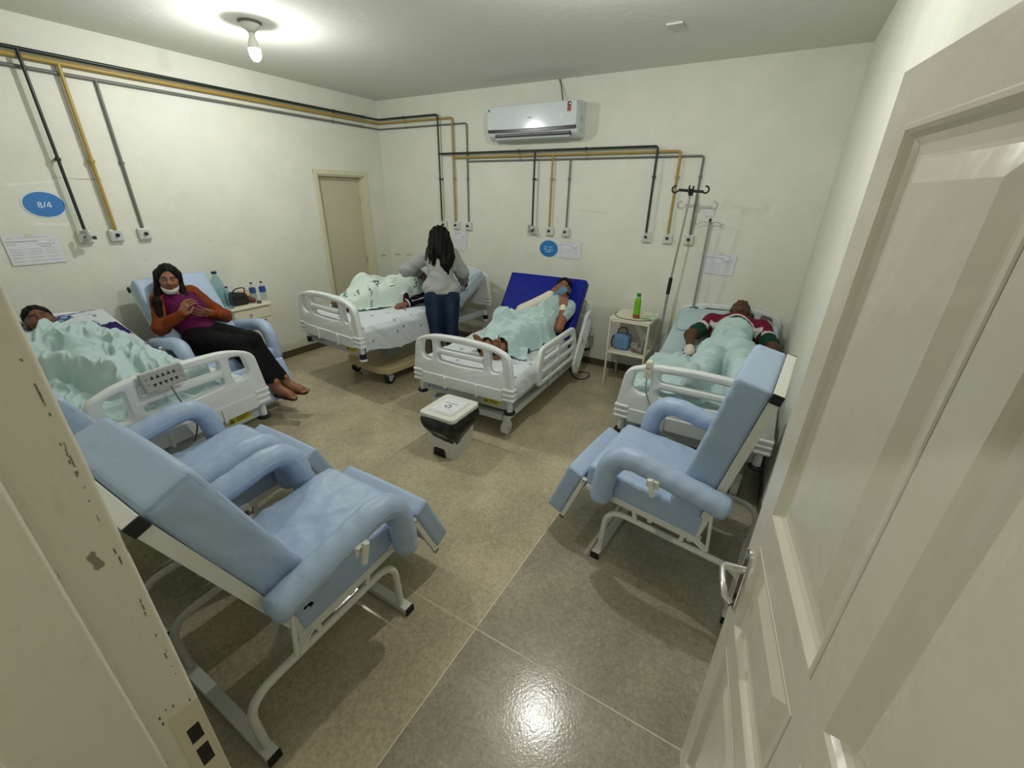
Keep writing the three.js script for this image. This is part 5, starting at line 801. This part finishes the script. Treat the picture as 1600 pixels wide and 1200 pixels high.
const pet = phys('#f0f6f8', 0.06, { transmission: 0.97, thickness: 0, ior: 1.25 }), petBlue = phys('#d9edf5', 0.06, { transmission: 0.97, thickness: 0, ior: 1.25 });
function bottle(label, pos, h, r, mat, capMat, bandMat, band = [0.45, 0.72], lean) {
  const b = thing('plastic_bottle', label, 'bottle', pos, 0);
  const ribs = []; for (let k = 0; k <= 12; k++) ribs.push([r * (1 - (k % 2) * 0.035), h * (0.04 + 0.56 * k / 12)]);
  part('shell', lathe([[0, 0.004], [r * 0.8, 0], [r, h * 0.03], ...ribs, [r, h * 0.64], [r * 0.86, h * 0.74], [r * 0.5, h * 0.86], [r * 0.32, h * 0.9], [r * 0.32, h * 0.96]]), mat, b);
  part('water', lathe([[0, 0.008], [r * 0.78, 0.006], [r * 0.93, h * 0.04], [r * 0.93, h * 0.5], [0, h * 0.5]]), phys('#f2f8fa', 0.03, { transmission: 1, thickness: 0, ior: 1.15 }), b);
  part('cap', lathe([[0, h], [r * 0.4, h], [r * 0.42, h * 0.985], [r * 0.42, h * 0.935], [0, h * 0.935]]), capMat, b);
  if (bandMat) part('label_band', lathe([[r * 1.02, h * band[0]], [r * 1.03, h * (band[0] + 0.02)], [r * 1.03, h * (band[1] - 0.02)], [r * 0.98, h * band[1]]]), bandMat, b);
  return b;
}
const blueCap = std('#123a6b', 0.4), blueBand = std('#2a4f96', 0.4), darkCap = std('#1a1a20', 0.4);
bottle('large clear water bottle with blue cap on the bedside cabinet', [0.17, 0.805, 2.55], 0.35, 0.056, petBlue, blueCap);
bottle('small clear bottle with dark blue cap in front of the large water bottle', [0.33, 0.805, 2.55], 0.22, 0.032, petBlue, blueCap);
bottle('half-litre bottle with blue label beside the shopping bag on the cabinet', [0.22, 0.805, 2.245], 0.2, 0.031, pet, darkCap, blueBand);
bottle('half-litre bottle with blue label at the right corner of the cabinet', [0.24, 0.805, 2.195 - 0.045], 0.2, 0.031, pet, darkCap, blueBand);
function lump(name, label, cat, mat, caps, k, amp, cell = 0.008) { const f0 = capsDist(caps, k), [lo, hi] = boundsOf(caps, 0.03); const y0 = Math.min(...caps.map((c) => Math.min(c[1] - c[3], c[5] - c[7]))) + 0.004; const f = (x, y, z) => Math.max(f0(x, y, z) - amp * (Math.sin(x * 70 + 4 * Math.sin(y * 38 + z * 20)) * Math.sin(z * 62 + 3 * Math.sin(x * 31)) + 0.5 * Math.sin(y * 90 + x * 40)), y0 - y); lo[1] = y0 - cell * 1.5; return solo(name, net(f, lo, hi, cell), mat, label, cat); }
{
  const g = thing('handbag', 'black handbag on the bedside cabinet', 'bag', [0.25, 0.805, 2.42]);
  const b = new RoundedBoxGeometry(0.11, 0.13, 0.16, 5, 0.03), p = b.attributes.position; for (let i = 0; i < p.count; i++) { const k = 1 - 0.35 * smooth(-0.02, 0.065, p.getY(i)); p.setX(i, p.getX(i) * k); p.setY(i, p.getY(i) + 0.012 * Math.sin(p.getZ(i) * 30) * (p.getY(i) > 0 ? 1 : 0)); } b.translate(0, 0.065, 0); b.computeVertexNormals();
  part('pouch', b, std('#0e0e10', 0.5), g); part('strap', tube([[0.02, 0.11, -0.06], [0.05, 0.17, -0.05], [0.055, 0.18, 0.0], [0.05, 0.165, 0.05], [0.02, 0.11, 0.06]], 0.006, 30, 6), std('#121214', 0.5), g); part('flap', bx(0.035, 0.052, 0.05, 0.105, -0.06, 0.06, 0.01), std('#151517', 0.45), g);
}
lump('plastic_bag', 'white crumpled plastic bag behind the bottles on the cabinet', 'bag', phys('#dcd9d0', 0.35, { transmission: 0.3, thickness: 0 }), [[0.12, 0.86, 2.28, 0.055, 0.12, 0.88, 2.42, 0.06], [0.12, 0.93, 2.3, 0.035, 0.13, 0.95, 2.38, 0.03]], 0.04, 0.006);
lump('snack_packet', 'dark red packet between the handbag and the bottles', 'packet', std('#5a1d18', 0.35), [[0.27, 0.832, 2.29, 0.027, 0.25, 0.85, 2.33, 0.03]], 0.02, 0.004, 0.006);
lump('bread_bag', 'pale tan bundle lying on top of the crumpled bag', 'bundle', std('#b89f78', 0.6), [[0.2, 0.88, 2.3, 0.04, 0.19, 0.9, 2.35, 0.035], [0.2, 0.83, 2.32, 0.022, 0.2, 0.86, 2.33, 0.02]], 0.02, 0.003, 0.006);
{ const j = thing('small_jar', 'small round dark jar at the front edge of the cabinet', 'jar', [0.345, 0.805, 2.27]); part('glass', lathe([[0, 0], [0.02, 0], [0.023, 0.006], [0.023, 0.022], [0.019, 0.027], [0, 0.027]]), std('#5c5148', 0.25), j); part('lid', lathe([[0, 0.036], [0.019, 0.036], [0.02, 0.034], [0.02, 0.026], [0, 0.026]]), M.steel, j); }

{ // white side table by the back wall
  const t = thing('side_table', 'cream metal side table with a lower shelf between the beds', 'table', [3.81, 0, 0.33]), m = M.creamSteel;
  part('tabletop', mg([bx(-0.21, 0.21, 0.752, 0.77, -0.23, 0.23, 0.006), bx(-0.21, -0.205, 0.735, 0.76, -0.23, 0.23), bx(0.205, 0.21, 0.735, 0.76, -0.23, 0.23), bx(-0.21, 0.21, 0.735, 0.76, 0.225, 0.23)]), m, t);
  part('shelf', bx(-0.2, 0.2, 0.385, 0.403, -0.22, 0.22, 0.006), m, t);
  for (const [x, z] of [[-0.197, 0.215], [0.197, 0.215], [-0.197, -0.215], [0.197, -0.215]]) { const l = part('leg', rod([x, 0.0, z], [x, 0.752, z], 0.0115), m, t); part('foot_cap', cyl(0.013, 0.013, 0.02, 12, [x, 0.011, z]), M.plasticGrey, l); }
}
{
  const b = thing('juice_bottle', 'bright green bottle standing on the side table', 'bottle', [3.84, 0.77, 0.43]);
  part('shell', lathe([[0, 0], [0.03, 0], [0.034, 0.01], [0.034, 0.06], [0.031, 0.1], [0.034, 0.14], [0.032, 0.175], [0.022, 0.21], [0.018, 0.222]]), phys('#7fc51c', 0.2, { transmission: 0.25, thickness: 0, emissive: '#000000' }), b);
  part('cap', lathe([[0, 0.252], [0.02, 0.252], [0.021, 0.248], [0.021, 0.222], [0, 0.222]]), std('#2d8a2b', 0.4), b); part('neck_ring', lathe([[0.018, 0.212], [0.024, 0.216], [0.018, 0.222]]), std('#bfe6c8', 0.3), b);
  part('base_label', lathe([[0.0345, 0.004], [0.0352, 0.008], [0.0352, 0.036], [0.0345, 0.04]]), std('#8a4a22', 0.5), b);
}
solo('plastic_packet', (() => { const g = gridGeo(20, 14, (i, j) => { const x = i / 20 - 0.5, z = j / 14 - 0.5; return [3.965 + x * 0.15 - z * 0.05, 0.777 + 0.016 * (1 - 4 * x * x) * (0.4 + fbm(i * 0.4, j * 0.4, 3, 3)), 0.36 + z * 0.2, x, z]; }); return g; })(), phys('#cfe8d6', 0.15, { transmission: 0.45, thickness: 0 }), 'clear green-tinted plastic packet lying on the side table', 'packet');
solo('black_cable', tube([[3.605, 0.774, 0.3], [3.62, 0.774, 0.42], [3.7, 0.774, 0.53], [3.8, 0.774, 0.545], [3.92, 0.774, 0.535], [4.0, 0.774, 0.45]], 0.0035, 50, 6), M.black, 'thin black cable curling along the front of the side table', 'cable');
{
  const b = thing('cool_bag', 'light blue bag with dark trim on the side table shelf', 'bag', [3.72, 0.403, 0.38]);
  const g = new RoundedBoxGeometry(0.165, 0.17, 0.14, 5, 0.035), p = g.attributes.position; for (let i = 0; i < p.count; i++) { const k = 1 + 0.12 * smooth(0.085, -0.02, Math.abs(p.getY(i) - 0.01)); p.setX(i, p.getX(i) * k + 0.004 * Math.sin(p.getY(i) * 50)); p.setZ(i, p.getZ(i) * k); } g.translate(0, 0.085, 0); g.computeVertexNormals();
  part('pouch', g, std('#6f93bd', 0.7, { bumpMap: repeated(crease, 4), bumpScale: 0.003 }), b); part('handle', tube([[-0.05, 0.16, 0.03], [-0.045, 0.215, 0.02], [0.0, 0.235, 0.0], [0.045, 0.215, 0.02], [0.05, 0.16, 0.03]], 0.007, 30, 6), std('#4b4a44', 0.6), b); part('trim', tube([[-0.092, 0.02, 0.05], [-0.1, 0.085, 0.055], [-0.085, 0.15, 0.05]], 0.009, 20, 6), std('#20242c', 0.6), b);
}
lump('plastic_bag', 'grey crumpled plastic bag on the side table shelf', 'bag', phys('#8d8a86', 0.3, { transmission: 0.2, thickness: 0 }), [[3.87, 0.45, 0.42, 0.045, 3.95, 0.445, 0.44, 0.04], [3.93, 0.49, 0.4, 0.03, 3.96, 0.53, 0.4, 0.015]], 0.03, 0.008, 0.006);

// drip stands
function dripBase(s) { for (let k = 0; k < 5; k++) { const a = k * Math.PI * 2 / 5 + 0.3, c = Math.cos(a), q = Math.sin(a); const l = part('base_leg', rod([0, 0.1, 0], [c * 0.24, 0.065, q * 0.24], 0.011), M.steel, s); part('wheel', cyl(0.024, 0.024, 0.02, 14, [c * 0.24, 0.024, q * 0.24], [Math.PI / 2, 0, a]), M.rubber, l); part('wheel_stem', rod([c * 0.24, 0.065, q * 0.24], [c * 0.24, 0.03, q * 0.24], 0.007), M.steel, l); } }
{
  const s = thing('drip_stand', 'steel drip stand with a black four-hook top beside the side table', 'drip stand', [4.135, 0, 0.33]);
  part('pole', mg([rod([-0.06, 0.08, 0], [-0.04, 1.1, 0], 0.0125)]), M.greyTube, s); part('inner_pole', rod([-0.04, 1.1, 0], [0.01, 1.95, 0], 0.0095), M.greyTube, s); part('clamp_grip', rod([-0.042, 1.03, 0], [-0.036, 1.19, 0], 0.018), M.black, s);
  part('hook_bar', mg([rod([-0.1, 1.968, -0.01], [0.115, 1.955, 0.01], 0.012), rod([0.01, 1.92, 0], [0.01, 1.965, 0], 0.02), new THREE.SphereGeometry(0.026, 14, 10).translate(0.008, 1.955, 0)]), M.black, s);
  for (const q of [-1, 1]) part('hook', tube([[q * 0.1, 1.962, 0], [q * 0.125, 1.945, 0], [q * 0.15, 1.955, 0], [q * 0.155, 1.98, 0], [q * 0.14, 1.998, 0], [q * 0.122, 2.0, 0]], 0.0075, 24, 8), M.black, s);
  for (const q of [-1, 1]) part('hook', tube([[0.008, 1.96, q * 0.05], [0.008, 1.965, q * 0.09], [0.008, 1.985, q * 0.11], [0.008, 2.0, q * 0.095]], 0.0075, 20, 8), M.black, s);
  const g = new THREE.Group(); g.name = 'base'; g.position.set(-0.06, 0, 0); s.add(g); dripBase(g);
}
{
  const s = thing('drip_stand', 'plain grey drip stand with thin wire hooks behind the rightmost bed', 'drip stand', [4.32, 0, 0.075]);
  part('pole', rod([0, 0.3, 0], [0, 1.71, 0], 0.0105), M.greyTube, s); part('tip', cyl(0.012, 0.01, 0.03, 12, [0, 1.715, 0]), M.black, s);
  for (const q of [-1, 1]) { part('wire_hook', tube([[0, 1.69, 0], [q * 0.05, 1.698, 0], [q * 0.085, 1.692, 0], [q * 0.1, 1.675, 0], [q * 0.115, 1.672, 0], [q * 0.125, 1.69, 0]], 0.0035, 30, 6), M.greyTube, s); part('wire_hook', tube([[0, 1.69, 0], [0.01, 1.695, q * 0.02], [0.012, 1.68, q * 0.035], [0.012, 1.695, q * 0.048]], 0.0035, 20, 6), M.greyTube, s); }
  part('socket_clamp', mg([cyl(0.018, 0.018, 0.12, 14, [0, 0.34, 0]), bx(-0.02, 0.02, 0.3, 0.32, -0.02, 0.06)]), M.plasticGrey, s); part('lower_tube', rod([0, 0.0, 0], [0, 0.3, 0], 0.014), M.greyTube, s);
}

{ // pedal bin, front towards +z
  const b = thing('waste_bin', 'white pedal bin with a recycling label on its lid and a black liner', 'bin', [2.985, 0, 2.43], 0.03);
  const body = (() => { const ring = (w, d, r) => { const o = [], n = 8; for (const [sx, sz, q] of [[1, 1, 0], [-1, 1, 1], [-1, -1, 2], [1, -1, 3]]) for (let k = 0; k <= n; k++) { const a = Math.PI / 2 * (q + k / n); o.push([sx * (w / 2 - r) + r * Math.cos(a), sz * (d / 2 - r) + r * Math.sin(a)]); } o.push(o[0]); return o; };
    const rows = [[0.0, 0.235, 0.275], [0.004, 0.24, 0.28], [0.075, 0.25, 0.29], [0.08, 0.258, 0.298], [0.2, 0.27, 0.31], [0.335, 0.285, 0.33], [0.34, 0.27, 0.315], [0.1, 0.24, 0.27]].map(([y, w, d]) => [y, ring(w, d, 0.04)]); return gridGeo(rows[0][1].length - 1, rows.length - 1, (i, j) => [rows[j][1][i][0], rows[j][0], rows[j][1][i][1], i / 30, rows[j][0]]); })();
  part('body', body, std('#d6d9d2', 0.4), b);
  part('pedal_recess', extrude(shape([[-0.065, 0.0, 0.004], [0.055, 0.0, 0.004], [0.045, 0.085, 0.03], [-0.05, 0.085, 0.03]]), 0.012, 0).translate(-0.005, 0.001, 0.137), M.black, b); part('pedal', bx(-0.045, 0.04, 0.015, 0.03, 0.135, 0.16, 0.005), M.rubber, b);
  // liner folded over the rim
  const N = 96, liner = gridGeo(N, 16, (i, j) => { const a = i / N * Math.PI * 2, t = j / 16, sq = (v, w) => Math.sign(v) * Math.pow(Math.abs(v), 0.5) * w, low = 0.165 + 0.045 * Math.sin(a * 2 + 0.2) + 0.012 * Math.sin(a * 5), y = lerp(0.352, 0.352 - low, t), bulge = 0.012 + 0.038 * Math.sin(Math.PI * Math.min(1, 0.12 + t * 0.95)) * (0.6 + 0.8 * fbm(a * 2.2, t * 2, 4, 2)) + 0.014 * (fbm(Math.cos(a) * 5 + 9, Math.sin(a) * 5 + t * 7, 6, 3) - 0.5), hw = lerp(0.142, 0.134, t), hd = lerp(0.163, 0.155, t); return [sq(Math.cos(a), hw + bulge), y, sq(Math.sin(a), hd + bulge), a, t]; });
  part('liner', liner, std('#17150f', 0.3), b);
  const lid = extrude(shape([[-0.165, -0.185], [0.165, -0.185], [0.165, 0.185], [-0.165, 0.185]], 0.05), 0.02, 0.008, 4, 12); lid.rotateX(-Math.PI / 2); lid.translate(0, 0.352, 0); const L = part('lid', lid, std('#dcdcd2', 0.35), b);
  const pn = extrude(shape([[-0.115, -0.135], [0.115, -0.135], [0.115, 0.135], [-0.115, 0.135]], 0.03), 0.004, 0.003, 3, 10); pn.rotateX(-Math.PI / 2); pn.translate(0, 0.3795, 0); part('lid_panel', pn, std('#d8d9d4', 0.35), L);
  const lab = new THREE.PlaneGeometry(0.2, 0.23); lab.rotateX(-Math.PI / 2); lab.translate(0, 0.3885, 0);
  part('lid_label', lab, std('#ffffff', 0.5, { map: canvasTex(256, 296, (c, w, h) => {
    c.fillStyle = '#dfe2e3'; c.fillRect(0, 0, w, h); c.fillStyle = 'rgba(70,74,80,0.85)'; for (const [x, L2] of [[58, 26], [88, 22], [116, 34], [154, 44]]) c.fillRect(x, 96, L2, 11);
    c.fillStyle = 'rgba(120,126,134,0.4)'; c.fillRect(84, 40, 60, 6); c.fillRect(30, 226, 196, 3); c.fillRect(160, 244, 50, 5);
    c.translate(128, 168); c.fillStyle = '#14161a'; for (let k = 0; k < 3; k++) { c.save(); c.rotate(k * Math.PI * 2 / 3); c.fillRect(-17, -34, 24, 12); c.beginPath(); c.moveTo(5, -42); c.lineTo(24, -26); c.lineTo(5, -14); c.fill(); c.restore(); c.save(); c.rotate(k * Math.PI * 2 / 3 - 0.75); c.fillRect(-10, -32, 12, 12); c.restore(); }
  }) }), L);
}

// control panel hung over the footboard of the leftmost bed, a part of that bed
{
  const g = new THREE.Group(); g.name = 'control_panel'; g.userData.label = 'grey control panel with two rows of black arrow buttons'; g.position.set(-0.105, 0.915, 1.024); g.rotation.set(-0.18, 0, 0.03); bed1.group.add(g);
  part('casing', bx(-0.108, 0.108, -0.057, 0.057, -0.014, 0.014, 0.008), std('#a3a5a0', 0.5), g);
  for (let i = 0; i < 5; i++) for (const r of [1, -1]) { const tri = extrude(shape([[-0.0105, -0.009 * r], [0.0105, -0.009 * r], [0, 0.011 * r]], 0.001), 0.0016, 0); tri.translate(-0.056 + i * 0.028, r * 0.022, 0.0138); part('arrow_button', tri, std('#20241f', 0.5), g); }
  for (const [x, yy] of [[-0.085, 0.02], [-0.085, -0.01], [0.086, 0.012], [0.086, -0.02]]) part('icon', bx(x - 0.006, x + 0.006, yy - 0.002, yy + 0.002, 0.0138, 0.0146), std('#454a44', 0.5), g);
  part('mount_hook', bx(-0.06, 0.06, 0.03, 0.05, -0.03, -0.012, 0.004), std('#a3a5a0', 0.5), g);
  part('panel_cable', tube([[0.015, -0.055, 0.006], [0.02, -0.13, 0.008], [0.045, -0.24, -0.005], [0.065, -0.34, -0.035], [0.055, -0.42, -0.09], [0.065, -0.46, -0.15]], 0.005, 50, 8), std('#777a76', 0.6), g);
}
{ // hand control clipped to the footboard of the rightmost bed
  const k = new THREE.Group(); k.name = 'hand_control'; k.userData.label = 'cream hand control with grey cable'; bed4.group.add(k);
  part('casing', bx(-0.335, -0.285, 0.78, 0.862, 0.995, 1.012, 0.006), std('#d8d3bd', 0.45), k); part('clip', bx(-0.33, -0.29, 0.845, 0.9, 0.955, 1.012, 0.006), std('#d8d3bd', 0.45), k);
  part('button', cyl(0.008, 0.008, 0.004, 14, [-0.31, 0.82, 1.013], [Math.PI / 2, 0, 0]), M.plasticGrey, k);
  part('control_cable', tube([[-0.31, 0.785, 1.006], [-0.3, 0.7, 1.025], [-0.25, 0.6, 1.04], [-0.21, 0.5, 1.03], [-0.14, 0.42, 1.04], [-0.06, 0.38, 1.02]], 0.005, 50, 8), std('#8d8f8b', 0.6), k);
}
part('power_cord', tube([[3.13, 0.2, 0.45], [3.2, 0.02, 0.42], [3.28, 0.006, 0.36], [3.38, 0.006, 0.33], [3.42, 0.006, 0.46], [3.36, 0.006, 0.56], [3.25, 0.006, 0.5], [3.15, 0.006, 0.3], [3.1, 0.02, 0.06], [3.09, 0.25, 0.03]].map(([x, y, z]) => [(x - bed3.cx), y, (z - bed3.cz)]), 0.0055, 80, 8), M.black, bed3.group);
scene.traverse((o) => { if (o.isMesh) finish(o); });
renderer.render(scene, camera);
